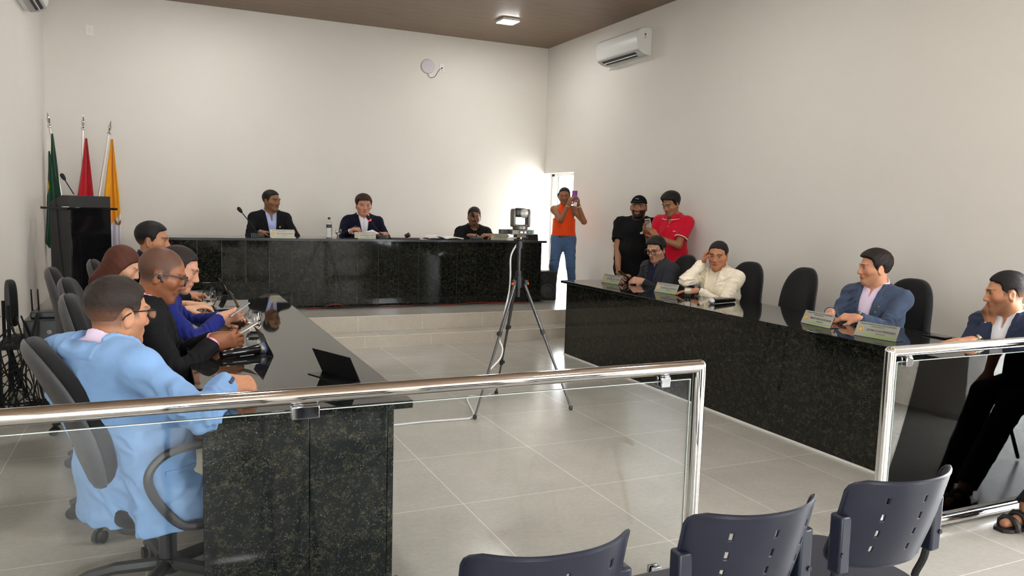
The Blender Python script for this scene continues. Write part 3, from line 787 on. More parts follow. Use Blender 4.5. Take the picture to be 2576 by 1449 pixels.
# navy plastic chairs in front of the camera
NAVY = mat('navy_plastic', srgb(27, 31, 46), 0.36, spec=0.5); _t = NT(NAVY); _t.bump(_t.noise(_t.coord('Object'), 700, 2), 0.10, 0.001)
def make_navy(label, x, y, rz, group='navy plastic chairs in the front row', ztop=0.808):
    t = thing('plastic_chair', label, 'chair', (x, y, 0), rz, group)
    W, Hh = 0.392, 0.262; nx, nz = 85, 49; z0 = ztop - Hh
    cols = [-0.115, 0.0, 0.115]; rows = [0.060, 0.110, 0.160, 0.210]
    vs = []; idx = {}; fs = []
    def pt(u, v):   # u across -1..1, v up 0..1
        xx = u * W / 2; yy = 0.085 * abs(u) ** 2.4 + 0.010 * abs(u) ** 14 + 0.022 * (v - 0.5) ** 2 - 0.04 * (v - 0.5); yy -= 0.0 ; 
        return (xx * (0.985 + 0.015 * v), yy - 0.06 * (v - .5) * 0.6, z0 + v * Hh)
    rc = 0.035
    def inside(u, v):
        xx = abs(u) * W / 2; zz = v * Hh
        for cz in (rc, Hh - rc):
            if xx > W / 2 - rc and ((zz < rc and cz == rc) or (zz > Hh - rc and cz != rc)):
                if (xx - (W / 2 - rc)) ** 2 + (zz - cz) ** 2 > rc * rc: return False
        return True
    def clampc(u, v):
        xx = abs(u) * W / 2; zz = v * Hh; cz = rc if zz < rc else Hh - rc
        dx, dz = xx - (W / 2 - rc), zz - cz; L = math.hypot(dx, dz); k = rc / L
        return math.copysign((W / 2 - rc + dx * k) / (W / 2), u), (cz + dz * k) / Hh
    def slot(u, v):
        xx = u * W / 2; zz = v * Hh
        return any(abs(xx - c) < 0.0045 for c in cols) and any(abs(zz - r) < 0.0105 for r in rows)
    us = sorted(set([round(-1 + 2 * k / nx, 5) for k in range(nx + 1)] + [round((c + s_ * 0.0045) / (W / 2), 5) for c in cols for s_ in (-1, 1)]))
    vv = sorted(set([round(k / nz, 5) for k in range(nz + 1)] + [round((r + s_ * 0.0105) / Hh, 5) for r in rows for s_ in (-1, 1)]))
    for i, v in enumerate(vv):
        for j, u in enumerate(us):
            q = (u, v) if inside(u, v) else clampc(u, v); idx[i, j] = len(vs); vs.append(pt(*q))
    for i in range(len(vv) - 1):
        for j in range(len(us) - 1):
            if not slot((us[j] + us[j + 1]) / 2, (vv[i] + vv[i + 1]) / 2): fs.append((idx[i, j], idx[i, j + 1], idx[i + 1, j + 1], idx[i + 1, j]))
    o = link_mesh('backrest', vs, fs, NAVY, t, True); bm = bmesh.new(); bm.from_mesh(o.data); bmesh.ops.remove_doubles(bm, verts=bm.verts, dist=1e-5); bmesh.ops.dissolve_degenerate(bm, dist=1e-6, edges=bm.edges); bm.to_mesh(o.data); bm.free()
    md = o.modifiers.new('thick', 'SOLIDIFY'); md.thickness = 0.006; md.offset = 0
    try: o.data.set_sharp_from_angle(angle=0.9)
    except Exception: pass
    rim = [];
    for k in range(80):
        a = 2 * math.pi * k / 80; u, v = math.cos(a), math.sin(a); m_ = max(abs(u), abs(v)); u, v = u / m_, v / m_; vq = (v + 1) / 2
        u, vq = (u, vq) if inside(u, vq) else clampc(u, vq); rim.append(pt(u, vq))
    MB().tube(rim, 0.0052, 6, closed=True).build('rim', NAVY, o, smooth=True)
    for sg in (1, -1):
        x_ = sg * (W / 2 - 0.006); yb = pt(sg * 0.96, 0.35)[1] - 0.006
        MB().box((x_, yb - 0.006, z0 + 0.075), (0.042, 0.042, 0.165)).build('frame_sleeve', NAVY, t, bevel=0.007, seg=3)
        MB().cyl((x_ + sg * 0.012, yb - 0.028, z0 + 0.05), (x_ + sg * 0.012, yb - 0.031, z0 + 0.05), 0.007, n=12).build('screw_cap', BLACKP, t)
        MB().tube(spline([(x_, yb, z0 + 0.12), (x_, yb + 0.002, z0 - 0.02), (x_, yb + 0.03, 0.44), (x_, yb + 0.02, 0.40), (x_, yb + 0.40, 0.40)], 5), 0.011, 8).build('frame_tube', BLACKM, t, smooth=True)
        MB().tube([(x_, yb - 0.02, 0.012), (x_, yb + 0.18, 0.40)], 0.011, 8).build('leg', BLACKM, t, smooth=True)
        MB().tube([(x_, yb + 0.42, 0.012), (x_, yb + 0.20, 0.40)], 0.011, 8).build('leg', BLACKM, t, smooth=True)
    s_ = MB(); P = [(0.215 * math.copysign(abs(math.cos(a)) ** 0.4, math.cos(a)), 0.20 * math.copysign(abs(math.sin(a)) ** 0.4, math.sin(a))) for a in np.linspace(0, 2 * math.pi, 40, endpoint=False)]
    s_.prism(P, (0, 0.29, 0.412), (1, 0, 0), (0, 1, 0), (0, 0, 0.014)).build('seat', NAVY, t, bevel=0.006)
    return t
nv = make_navy('navy plastic chair at bottom right, nearest the seated row, full slotted back showing', 1.862, 1.365, 0.03)
def nv_copy(label, x, y, rz, z=0.0):
    c = copy_tree(nv); c.location = (x, y, z); c.rotation_euler = (0, 0, rz); c['label'] = label; return c
nv_copy('navy plastic chair in the middle of the front row, half of its slotted back showing', 1.312, 1.335, 0.0)
nv_copy('navy plastic chair left of the front row, only its upper back edge showing', 0.748, 1.325, -0.02, 0.0)
nv_copy('navy plastic chair at the bottom edge, only a rounded top corner showing', 0.215, 1.30, 0.0, -0.0)

# ------------------------------------------------------------------ railing
RY, RZ = 2.42, 0.895
def railing(label, x0, x1, postx, clamps, low):
    t = thing('glass_railing', label, 'railing', (postx, RY, 0))
    m = MB().cyl((x0, RY, RZ), (x1, RY, RZ), 0.0255, n=24); rel(m, t).build('top_rail', CHROME, t, smooth=True)
    m = MB().cyl((postx, RY, 0), (postx, RY, RZ), 0.0255, n=24); rel(m, t).build('post', CHROME, t, smooth=True)
    m = MB().sphere((postx, RY, RZ), 0.0258, 20, 12); rel(m, t).build('corner_joint', CHROME, t, smooth=True)
    m = MB().cyl((x0, RY, 0.03), (x1, RY, 0.03), 0.0255, n=24); rel(m, t).build('bottom_rail', CHROME, t, smooth=True)
    s = 1 if postx < x0 or (x1 - postx) > (postx - x0) else -1
    a, b = (postx + 0.045, x1 - 0.02) if s > 0 else (x0 + 0.02, postx - 0.045)
    m = MB().span((a, RY - 0.004, 0.075), (b, RY + 0.004, RZ - 0.048)); rel(m, t).build('glass_pane', PANE, t)
    e = MB(); ed = mat('glass_edge', (0.62, 0.72, 0.68), 0.15, spec=0.7)
    e.span((a, RY - 0.0042, RZ - 0.0505), (b, RY + 0.0042, RZ - 0.048)); xx = a if s > 0 else b; e.span((xx - 0.001, RY - 0.0042, 0.075), (xx + 0.001, RY + 0.0042, RZ - 0.048)); rel(e, t).build('pane_edge', ed, t)
    for cx, cw in clamps:
        m = MB().box((cx, RY - 0.012, RZ - 0.052), (cw, 0.012, 0.042)).box((cx, RY + 0.012, RZ - 0.052), (cw, 0.012, 0.042)).box((cx, RY, RZ - 0.028), (cw * 0.9, 0.03, 0.008)); rel(m, t).build('clamp', CLAMPM, t, bevel=0.004, seg=3)
    for cx in low:
        m = MB().box((cx, RY - 0.012, 0.072), (0.045, 0.012, 0.05)).box((cx, RY + 0.012, 0.072), (0.045, 0.012, 0.05)); rel(m, t).build('clamp', CLAMPM, t, bevel=0.004, seg=3)
railing('steel and glass railing on the left, in front of the left counter', XL, 1.955, 1.955, [(0.415, 0.088), (1.782, 0.045)], [1.783])
railing('steel and glass railing on the right, in front of the right counter', 3.035, XR, 3.035, [(3.147, 0.045), (4.6, 0.088)], [3.2])

# ------------------------------------------------------------------ things on the walls and the ceiling
def lamp(x, y, label):
    t = thing('ceiling_light', label, 'lamp', (x, y, ZC), 0, 'square ceiling lights')
    MB().span((-.12, -.12, -.035), (.12, .12, 0)).build('frame', PALE, t, bevel=0.006)
    MB().span((-.112, -.112, -.038), (.112, .112, -.0345)).build('diffuser', mat('lit_diffuser', (1, 1, 1), 0.5, emit=(1, 0.98, 0.945), estr=34), t)
lamp(4.21, 9.45, 'square white light lit on the brown ceiling near the back corner')
for x, y in ((0.6, 9.3), (0.6, 6.4), (3.6, 5.6), (0.6, 3.2), (3.6, 2.4), (0.6, 0.0), (3.6, -0.8)): lamp(x, y, 'unseen square ceiling light, added to fill the room with light')  # extra lamps out of view, added to brighten walls and people
def aircon(label, x, y, z, s, w=0.95):
    t = thing('air_conditioner', label, 'air conditioner', (x, y, z), 0)
    P = [(0, 0), (0.02, -0.005), (0.12, 0.01), (0.19, 0.05), (0.215, 0.10), (0.222, 0.20), (0.20, 0.28), (0.14, 0.315), (0, 0.325)]
    P = [(a * s, b) for a, b in P]
    MB().prism(P, (0, -w / 2, 0), (1, 0, 0), (0, 0, 1), (0, w, 0)).build('casing', mat('white_appliance', (0.70, 0.71, 0.69), 0.35), t, bevel=0.006)
    D = [(0.055, -0.006), (0.13, 0.008), (0.196, 0.044), (0.20, 0.060), (0.05, 0.010)]
    MB().prism([(a * s, b - 0.004) for a, b in D], (0, -w / 2 + 0.006, 0), (1, 0, 0), (0, 0, 1), (0, w - 0.012, 0)).build('underside', mat('grey_appliance', (0.40, 0.40, 0.41), 0.45), t, bevel=0.002)
    sl = MB(); a0 = A(0.165 * s, 0, 0.020); R = roty(-s * 0.52)
    sl.box(a0, (0.036, w * 0.80, 0.006), R); sl.box(a0 + R @ A(-0.045 * s, 0, 0), (0.022, w * 0.74, 0.006), R); sl.build('outlet_slot', BLACKM, t)
    MB().box(a0 + R @ A(-0.020 * s, 0, -0.006), (0.010, w * 0.78, 0.006), R).build('vane', PALE, t)
    ys = -w / 2 if s < 0 else w / 2
    lb = MB(); ye = -w / 2 - 0.0005
    for (a, b, c) in ((0.10, 0.235, 0), (0.10, 0.20, 1), (0.10, 0.165, 2), (0.07, 0.235, 2)):
        lb.use(c).box((a * s, ye, b), (0.022, 0.001, 0.024))
    lb.build('energy_sticker', [mat('label_blue', srgb(40, 90, 150), 0.5), mat('label_yellow', srgb(228, 180, 80), 0.5), mat('label_white', (0.72, 0.72, 0.74), 0.5)], t)
    return t
aircon('white split air conditioner high on the right wall', XR, 8.51, 3.39, -1)
MB().span((XR - 0.012, 8.06, 3.345), (XR, 9.0, 3.40)).build('paint_patch', PALE); o = bpy.data.objects['paint_patch']; o.name = 'trim_1'; o['kind'] = 'structure'
aircon('white split air conditioner at the top left corner of the picture, mostly cut off', XL, 9.42 - 0.55, 3.33, 1, 0.95)
t = thing('access_point', 'round white disc unit high on the back wall with a drooping cord', 'wifi access point', (3.57, YB, 3.475))
MB().lathe([(0.102, 0), (0.102, 0.012), (0.094, 0.026), (0.06, 0.034), (0.0, 0.036)], (0, 0, 0), (0, -1, 0), 36).build('dome', mat('pale_grey_plastic', (0.58, 0.56, 0.60), 0.45), t, smooth=True)
MB().tube(spline([(0.0, -0.012, -0.100), (0.02, -0.012, -0.14), (0.06, -0.012, -0.155), (0.12, -0.012, -0.12), (0.165, -0.014, -0.04), (0.205, -0.02, -0.012)], 8), 0.004, 6).build('cord', BLACKM, t, smooth=True)
t = thing('wall_socket', 'small white wall socket beside the round disc unit', 'socket', (3.785, YB, 3.475))
MB().span((-0.036, -0.010, -0.058), (0.036, 0, 0.058)).build('plate', WHITE, t, bevel=0.003); MB().cyl((-0.0, -0.010, -0.004), (0, -0.024, -0.004), 0.011, n=12).cyl((0.0, -0.010, -0.04), (0, -0.0115, -0.04), 0.007, n=10).build('plug', BLACKP, t)
t = thing('wall_socket', 'blank white wall plate high at the left of the back wall', 'socket', (-0.682, YB, 3.473)); MB().span((-0.042, -0.010, -0.062), (0.042, 0, 0.062)).build('plate', WHITE, t, bevel=0.004); MB().span((-0.02, -0.012, -0.035), (0.02, -0.0095, 0.035)).build('insert', PALE, t, bevel=0.002)

# ------------------------------------------------------------------ camera on its tripod
feet = [onz(1194, 1055)[:2], onz(1248, 993)[:2], onz(1436, 1032)[:2]]
tc = np.mean(feet, 0); TX, TY = 2.462, 5.20
t = thing('tripod', 'black tripod standing on the tiles in the middle of the hall', 'tripod', (TX, TY, 0))
HZ = 0.955
MB().cyl((0, 0, HZ - 0.05), (0, 0, HZ + 0.03), 0.030, n=18).cyl((0, 0, HZ - 0.12), (0, 0, HZ - 0.05), 0.018, n=12).cyl((0, 0, HZ + 0.03), (0, 0, HZ + 0.07), 0.022, n=14).build('hub', BLACKP, t, smooth=True)
MB().cyl((0, 0, HZ + 0.05), (0, 0, 1.23), 0.0125, n=12).build('centre_column', mat('tripod_tube', (0.05, 0.05, 0.052), 0.3, 0.6), t, smooth=True)
MB().cyl((0, 0, 1.20), (0, 0, 1.255), 0.026, n=16).sphere((0, 0, 1.265), 0.024, 14, 8).box((0, 0, 1.292), (0.075, 0.06, 0.022)).cyl((-0.02, -0.02, 1.265), (-0.06, -0.04, 1.262), 0.010, n=10).cyl((0.02, 0.0, 1.27), (0.055, -0.02, 1.285), 0.012, n=10).build('ball_head', BLACKP, t, smooth=True, angle=0.6)
for k, ft in enumerate(feet):
    f = A(ft[0] - TX, ft[1] - TY, 0.0); top = nrm(A(f[0], f[1], 0)) * 0.045 + A(0, 0, HZ - 0.015); d = f + A(0, 0, 0.015) - top; L = np.linalg.norm(d); d = d / L
    leg = MB().cyl(top, top + d * L * 0.40, 0.0125, n=12).build('leg', mat('tripod_leg_tube', (0.10, 0.10, 0.105), 0.25, 0.7), t, smooth=True)
    MB().cyl(top + d * L * 0.38, top + d * L * 0.72, 0.0095, n=12).cyl(top + d * L * 0.70, top + d * (L - 0.02), 0.0072, n=12).build('leg_extension', mat('tripod_leg_tube', (0.1, 0.1, 0.1)), leg, smooth=True)
    for s_ in (0.39, 0.71): MB().cyl(top + d * (L * s_ - 0.018), top + d * (L * s_ + 0.018), 0.016, n=12).box(top + d * L * s_ + nrm(np.cross(d, (0, 0, 1))) * 0.016, (0.016, 0.016, 0.022)).build('leg_clamp', BLACKP, leg, smooth=True, angle=0.6)
    MB().sphere(top + d * (L - 0.004), A(.016, .016, .019), 12, 8).build('foot', BLACKP, leg, smooth=True)
    MB().box(top + A(0, 0, 0.006) + nrm(A(f[0], f[1], 0)) * 0.012, (0.028, 0.028, 0.034)).build('leg_hinge', BLACKP, leg, bevel=0.004)
    MB().cyl(top + nrm(A(f[0], f[1], 0)) * 0.026 + A(0, 0, -0.002), top + nrm(A(f[0], f[1], 0)) * 0.034 + A(0, 0, -0.002), 0.010, n=12).build('hinge_cap', mat('orange_plastic', srgb(232, 96, 40), 0.4), leg)
VM = mat('champagne_metal', (0.125, 0.115, 0.10), 0.32, 0.55); VD = mat('dark_camera_plastic', (0.015, 0.015, 0.016), 0.3)
caz = 1.303
t = thing('video_camera', 'silver grey dome video camera on top of the tripod, seen from behind', 'camera', (TX, TY, caz), math.radians(-6))
MB().span((-0.082, -0.060, 0), (0.092, 0.070, 0.036)).build('base', VM, t, bevel=0.004)
MB().span((-0.145, 0.02, 0.002), (-0.082, 0.07, 0.034)).build('side_block', mat('dark_bronze', (0.05, 0.045, 0.04), 0.4, 0.4), t, bevel=0.003)
MB().span((-0.030, -0.0625, 0.006), (0.075, -0.0595, 0.030)).build('port_panel', VD, t)
pm = MB(); pm.use(0).box((-0.01, -0.064, 0.018), (0.02, 0.004, 0.012)); pm.use(1).box((0.020, -0.064, 0.018), (0.014, 0.003, 0.014)); pm.use(2).box((0.052, -0.064, 0.018), (0.018, 0.003, 0.010)); pm.build('ports', [STEEL, WHITE, mat('teal_plastic', srgb(40, 120, 105), 0.5)], t)
MB().lathe([(0.052, 0.036), (0.056, 0.040), (0.056, 0.062), (0.05, 0.066)], (0.0, 0, 0), n=32).build('turntable', VM, t, smooth=True, angle=0.6)
yk = MB()
for sg in (1, -1): yk.prism([(-0.036, 0.055), (0.036, 0.055), (0.040, 0.165), (0.030, 0.190), (-0.030, 0.190), (-0.040, 0.165)], (sg * 0.058 - 0.011, 0, 0), (0, 1, 0), (0, 0, 1), (0.022, 0, 0))
yk.build('yoke', VM, t, bevel=0.010, seg=3)
MB().prism([(-0.06, 0.060), (0.06, 0.060), (0.06, 0.085), (0.03, 0.072), (-0.03, 0.072), (-0.06, 0.085)], (0, -0.03, 0), (1, 0, 0), (0, 0, 1), (0, 0.06, 0)).build('yoke_base', VM, t, bevel=0.006)
MB().span((-0.047, -0.022, 0.128), (0.047, 0.03, 0.196)).build('head_casing', VD, t, bevel=0.018, seg=3)
MB().cyl((0, 0.03, 0.160), (0, 0.075, 0.160), 0.032, n=24).build('lens_barrel', VD, t, smooth=True, angle=0.6)
MB().sphere((0.022, -0.026, 0.158), A(0.036, 0.012, 0.036), 24, 14).build('head_cover', mat('satin_grey', (0.30, 0.29, 0.27), 0.3, 0.3), t, smooth=True)
MB().sphere((-0.012, -0.062, -0.024), A(1, 1, 1) * 0.006, 10, 8).build('status_lamp', mat('orange_led', (1, 0.3, 0.1), 0.4, emit=(1, 0.22, 0.06), estr=1.0), t)
cp = [ond(1309, 589, 5.84), ond(1315, 593, 5.80), ond(1311, 603, 5.80), ond(1298, 618, 5.82), ond(1285, 646, 5.84), ond(1284, 692, 5.84), ond(1281, 732, 5.82), ond(1270, 782, 5.80), ond(1262, 825, 5.82), ond(1256, 852, 5.86), ond(1264, 876, 5.88), ond(1259, 900, 5.86), ond(1240, 922, 5.78), ond(1227, 936, 5.74), ond(1227, 946, 5.76), ond(1238, 966, 5.85)]
gp = [onz(1239, 985, .012), onz(1232, 993, .008), onz(1212, 997, .008), onz(1184, 997, .008), onz(1175, 1005, .008), onz(1186, 1028, .008), onz(1191, 1044, .008), onz(1181, 1052, .008), onz(1150, 1055, .008), onz(1060, 1062, .008), onz(985, 1070, .008), onz(880, 1079, 0.008)]
o = MB().tube(spline(cp + gp, 6), 0.0062, 8).build('cable', mat('white_cable', (0.82, 0.82, 0.84), 0.45), smooth=True); tag(o, 'white cable drooping from the video camera down to the floor tiles', 'cable')

# ------------------------------------------------------------------ loudspeaker, electronics, cables
SPK = mat('speaker_casing', (0.014, 0.014, 0.015), 0.7); _t = NT(SPK); _t.bump(_t.noise(_t.coord('Object'), 300, 2), 0.5, 0.003)
t = thing('loudspeaker', 'black loudspeaker on the stage floor beside the bench end', 'loudspeaker', (4.70, 9.02, Z2), math.radians(-20))
MB().span((-0.118, -0.0, 0), (0.118, 0.24, 0.385)).build('cabinet', SPK, t, bevel=0.014, seg=3)
MB().lathe([(0.092, 0.0), (0.095, 0.008), (0.082, 0.010), (0.072, 0.004), (0.066, -0.006), (0.05, 0.0), (0.03, 0.002), (0.028, 0.010), (0.0, 0.014)], (0, -0.002, 0.125), (0, -1, 0), 36).build('woofer', mat('speaker_cone', (0.035, 0.035, 0.036), 0.4), t, smooth=True, angle=0.5)
Rt = roty(math.radians(45)); MB().box((-0.048, -0.004, 0.300), (0.088, 0.016, 0.088), Rt).build('tweeter_horn', BLACKP, t, bevel=0.004)
MB().box((-0.048, -0.013, 0.300), (0.06, 0.004, 0.06), Rt).build('tweeter_mouth', BLACKM, t)
MB().lathe([(0.034, 0), (0.034, 0.005), (0.026, 0.006), (0.024, -0.03), (0, -0.03)], (0.065, -0.001, 0.318), (0, -1, 0), 24).build('bass_port', BLACKM, t, smooth=True, angle=0.5)
def wavy(pts, r, m, name, label, cat, amp=0.012, seed=0, group=None):
    r_ = np.random.RandomState(seed); q = spline(pts, 10); q = [p + A(0, 0, 0) + A(*(r_.normal(size=2) * amp), abs(r_.normal()) * amp * 0.3) for p in q[::3]]
    q = [p * A(1, 1, 0) + A(0, 0, max(p[2], pts[0][2])) for p in q]
    o = MB().tube(spline(q, 4), r, 6).build(name, m, smooth=True); tag(o, label, cat, group); return o
REDC = mat('red_cable', srgb(120, 24, 20), 0.5)
wavy([(1.50, 8.80, Z2 + .008), (2.1, 8.83, Z2 + .008), (2.8, 8.80, Z2 + .008), (3.5, 8.84, Z2 + .008), (4.4, 8.86, Z2 + .008)], 0.006, REDC, 'cable', 'dull red cable snaking along the foot of the stage bench', 'cable', 0.016, 3)
wavy([(1.45, 8.83, Z2 + .009), (2.0, 8.80, Z2 + .009), (2.6, 8.82, Z2 + .009), (3.0, 8.84, Z2 + .009)], 0.008, BLACKM, 'cable', 'black cable lying in front of the stage bench, left half', 'cable', 0.014, 5)
wavy([(2.7, 8.82, Z2 + .009), (3.3, 8.81, Z2 + .009), (4.0, 8.85, Z2 + .009), (4.55, 8.86, Z2 + .009)], 0.005, BLACKM, 'cable', 'thin black cable at the right half of the bench foot', 'cable', 0.010, 6)
o = MB().tube(spline([(1.72, 8.82, Z2 + .01), (1.78, 8.80, Z2 + .04), (1.88, 8.79, Z2 + .05), (1.98, 8.81, Z2 + .01)], 6), 0.005, 6).build('cable', REDC, smooth=True); tag(o, 'short red cable loop standing up near the bench foot', 'cable')
# equipment by the left wall
t = thing('equipment_table', 'low black table carrying the amplifier by the left wall', 'table', (-0.78, 6.58, 0))
MB().span((-0.26, -0.26, 0.40), (0.28, 0.26, 0.43)).build('table_top', BLACKM, t, bevel=0.003)
for x in (-0.24, 0.26):
    for y in (-0.24, 0.24): MB().box((x, y, 0.20), (0.03, 0.03, 0.40)).build('leg', BLACKM, t)
t = thing('amplifier', 'black amplifier with round badge on the low table by the left wall', 'amplifier', (-0.72, 6.55, 0.43))
MB().span((-0.15, -0.20, 0), (0.22, 0.20, 0.17)).build('casing', BLACKP, t, bevel=0.006); MB().lathe([(0.016, 0), (0.016, 0.002), (0.012, 0.003), (0, 0.003)], (0.01, -0.200, 0.085), (0, -1, 0), 20).build('badge', mat('grey_badge', (0.35, 0.35, 0.36), 0.4), t, smooth=True, angle=0.5)
t = thing('router', 'black router with two upright antennas on the amplifier', 'router', (-0.74, 6.55, 0.60))
MB().span((-0.10, -0.08, 0), (0.13, 0.08, 0.045)).build('casing', mat('dark_router_plastic', (0.02, 0.021, 0.023), 0.35), t, bevel=0.008)
for x, d in ((-0.10, (-0.035, 0, 1)), (-0.06, (-0.02, 0, 1))): MB().cyl((x, 0.05, 0.03), A(x, 0.05, 0.03) + nrm(d) * 0.17, 0.007, 0.005, n=8).build('antenna', BLACKP, t, smooth=True)
t = thing('visitor_chair', 'black padded chair edge-on against the left wall behind the amplifier', 'chair', (-0.98, 6.62, 0), 0.25)
m = MB(); P = back_outline(0.40, 0.34); m.prism([(u, v) for u, v in P], (-0.02, 0, 0.70), (0, 1, 0), (0, 0, 1), (0.05, 0, 0)); m.build('backrest', UPH, t, bevel=0.015, seg=3)
MB().span((-0.0, -0.2, 0.39), (0.10, 0.2, 0.44)).build('seat', UPH, t, bevel=0.015)
for sg in (1, -1): MB().tube([(-0.03, sg * 0.15, 0.7), (-0.03, sg * 0.15, 0.40), (0.06, sg * 0.17, 0.02)], 0.012, 8).build('leg', BLACKM, t, smooth=True)
r_ = np.random.RandomState(4)
q = MB()
for k in range(32):
    a = A(-0.90 + r_.uniform(-0.14, 0.14), 6.22 + r_.uniform(-0.16, 0.15), r_.uniform(0.25, 0.68)); b = A(-1.0 + r_.uniform(-0.13, 0.3), 6.15 + r_.uniform(-0.15, 0.2), 0.02 + r_.uniform(0, 0.03))
    mid = (a + b) / 2 + A(r_.normal() * 0.08, r_.normal() * 0.08, r_.normal() * 0.08); c = b + A(r_.normal() * 0.15, r_.normal() * 0.1, 0); c[0] = max(c[0], XL + 0.03)
    mid[0] = max(mid[0], XL + 0.03); q.tube(spline([a, mid, b, c], 6), 0.0042 if k % 3 else 0.006, 5)
o = q.build('cable_tangle', BLACKM, smooth=True); tag(o, 'tangle of black cables spilling to the floor by the left wall', 'cables', kind='stuff')
o = MB().tube(spline([onz(40, 1000, .01), onz(40, 1018, .01), onz(42, 1034, 0.01), onz(20, 1045, .01)], 6), 0.007, 6).build('cable', BLACKM, smooth=True); tag(o, 'single black cable end on the tiles near the left wall', 'cable')

# ------------------------------------------------------------------ small things on the counters
def goose(label, base, head, mid, ring=False, bs=(0.13, 0.10, 0.045), cordp=None, bare=False):
    base = A(*base); t = thing('microphone', label, 'microphone', base)
    if not bare: MB().prism([(-bs[1] / 2, 0), (bs[1] / 2, 0), (bs[1] / 2, bs[2]), (-bs[1] * 0.3, bs[2] * 0.7), (-bs[1] / 2, bs[2] * 0.35)], (-bs[0] / 2, 0, 0), (0, 1, 0), (0, 0, 1), (bs[0], 0, 0)).build('base', BLACKP, t, bevel=0.004)
    h = A(*head) - base; m = A(*mid) - base; z0 = bs[2] * 0.7 if not bare else 0.0
    pts = spline([(0, 0, z0), m, h], 10); MB().tube(pts, 0.0055, 8).build('neck', BLACKM, t, smooth=True); d = nrm(pts[-1] - pts[-2])
    MB().lathe([(0.006, -0.01), (0.015, 0.004), (0.021, 0.03), (0.020, 0.055), (0.010, 0.068), (0, 0.07)], h, d, 16).build('head', BLACKM, t, smooth=True)
    if ring: MB().lathe([(0.012, -0.006), (0.017, -0.004), (0.018, 0.006), (0.014, 0.010)], h, d, 18).build('ring_light', mat('red_ring', (1, 0.1, 0.1), 0.4, emit=(1, 0.02, 0.03), estr=0.9), t, smooth=True)
    if bs[0] > 0.1 and not bare: MB().box((bs[0] * 0.32, -bs[1] * 0.32, bs[2] * 0.62), (0.016, 0.012, 0.004)).build('button', mat('green_button', srgb(60, 120, 90), 0.4) if not ring else WHITE, t)
    return t
goose('gooseneck microphone with black foam head at left end of stage bench', (1.03, 9.02, BT), ony(608, 534, 9.0), ony(633, 565, 9.0))
goose('gooseneck microphone with glowing red ring in front of the speaking man', (2.46, 9.02, BT), ony(931, 554, 8.99), ony(944, 572, 9.0), True)
goose('gooseneck microphone in front of the man all in black', (3.66, 9.02, BT), ony(1192, 546, 9.0), ony(1201, 572, 9.01))
goose('gooseneck microphone on the lectern by the flags', ony(186, 489, 9.15), ony(163, 452, 9.12), ony(174, 470, 9.13), bare=True)
SILV = mat('silver_plate', (0.30, 0.30, 0.26), 0.3, 0.3); INK = mat('black_ink', (0.012, 0.012, 0.012), 0.6); LIME = mat('lime_ink', srgb(130, 170, 40), 0.5); BRASS = mat('gold_seal', (0.70, 0.45, 0.10), 0.35, 0.5)
PBACK = mat('black_plate_back', (0.006, 0.006, 0.0065), 0.25)
def plate(label, x, y, z, yaw, name, L=0.28, Hp=0.095, tilt=0.30, silver=SILV, group=None, text=True):
    """yaw: direction the lettered side faces"""
    t = thing('nameplate', label, 'nameplate', (x, y, z), yaw, group)
    fw = A(-math.sin(tilt), 0, math.cos(tilt)); n = A(math.cos(tilt), 0, math.sin(tilt))   # local: +x is the reading side
    MB().prism([(0, 0.0005), (0.0, 0.003), (-0.075, 0.003), (-0.075, 0.0005)], (0, -L / 2, 0), (1, 0, 0), (0, 0, 1), (0, L, 0)).build('foot', PBACK, t)
    f = MB(); f.use(0)._add([A(0, s_ * L / 2, 0.001) + fw * h_ + n * o_ for o_ in (0.0006, -0.0018) for s_, h_ in ((-1, 0), (1, 0), (1, Hp), (-1, Hp))], [(0, 1, 2, 3)]); 
    f.use(1); f.f += [[7, 6, 5, 4], [0, 4, 5, 1], [1, 5, 6, 2], [2, 6, 7, 3], [3, 7, 4, 0]]; f.mi += [1] * 5
    fo = f.build('face', [silver, PBACK], t)
    if text:
        o0 = A(0, 0, 0.001) + n * 0.0012; ax = A(0, 1, 0)
        text_mesh('CÂMARA MUNICIPAL DE SÃO LUÍS DO QUITUNDE', 0.0105, INK, fo, o0 + fw * (Hp * 0.88) , ax, fw, width=L * 0.84)
        text_mesh('PODER LEGISLATIVO', 0.008, INK, fo, o0 + fw * (Hp * 0.75) , ax, fw, width=L * 0.30)
        text_mesh(name, 0.019, INK, fo, o0 + fw * (Hp * 0.50) + ax * L * 0.10, ax, fw, width=L * 0.68)
        text_mesh('VEREADOR', 0.009, INK, fo, o0 + fw * (Hp * 0.30) + ax * L * 0.10, ax, fw, width=L * 0.22)
        lm = MB(); a = -L * 0.28; lm.prism([(a, Hp * 0.10), (L * 0.47, Hp * 0.10), (L * 0.47, Hp * 0.14), (a, Hp * 0.14)], o0, ax, fw, n * 0.0004); lm.prism([(a, Hp * 0.17), (L * 0.47, Hp * 0.17), (L * 0.47, Hp * 0.205), (a, Hp * 0.205)], o0, ax, fw, n * 0.0004); lm.build('stripe', LIME, fo)
        sl = MB(); c = o0 - ax * L * 0.385 + fw * Hp * 0.48
        sl.tube([c + ax * math.cos(q) * 0.017 + fw * math.sin(q) * 0.021 for q in np.linspace(0, 2 * math.pi, 24, endpoint=False)], 0.0026, 5, closed=True)
        st_ = []
        for k in range(10): r2 = 0.014 if k % 2 == 0 else 0.0055; q = math.pi / 2 + k * math.pi / 5; st_.append((math.cos(q) * r2, math.sin(q) * r2 * 1.15))
        sl.prism(st_, c, ax, fw, n * 0.001); sl.build('seal', BRASS, fo)
    return t
PY = math.pi
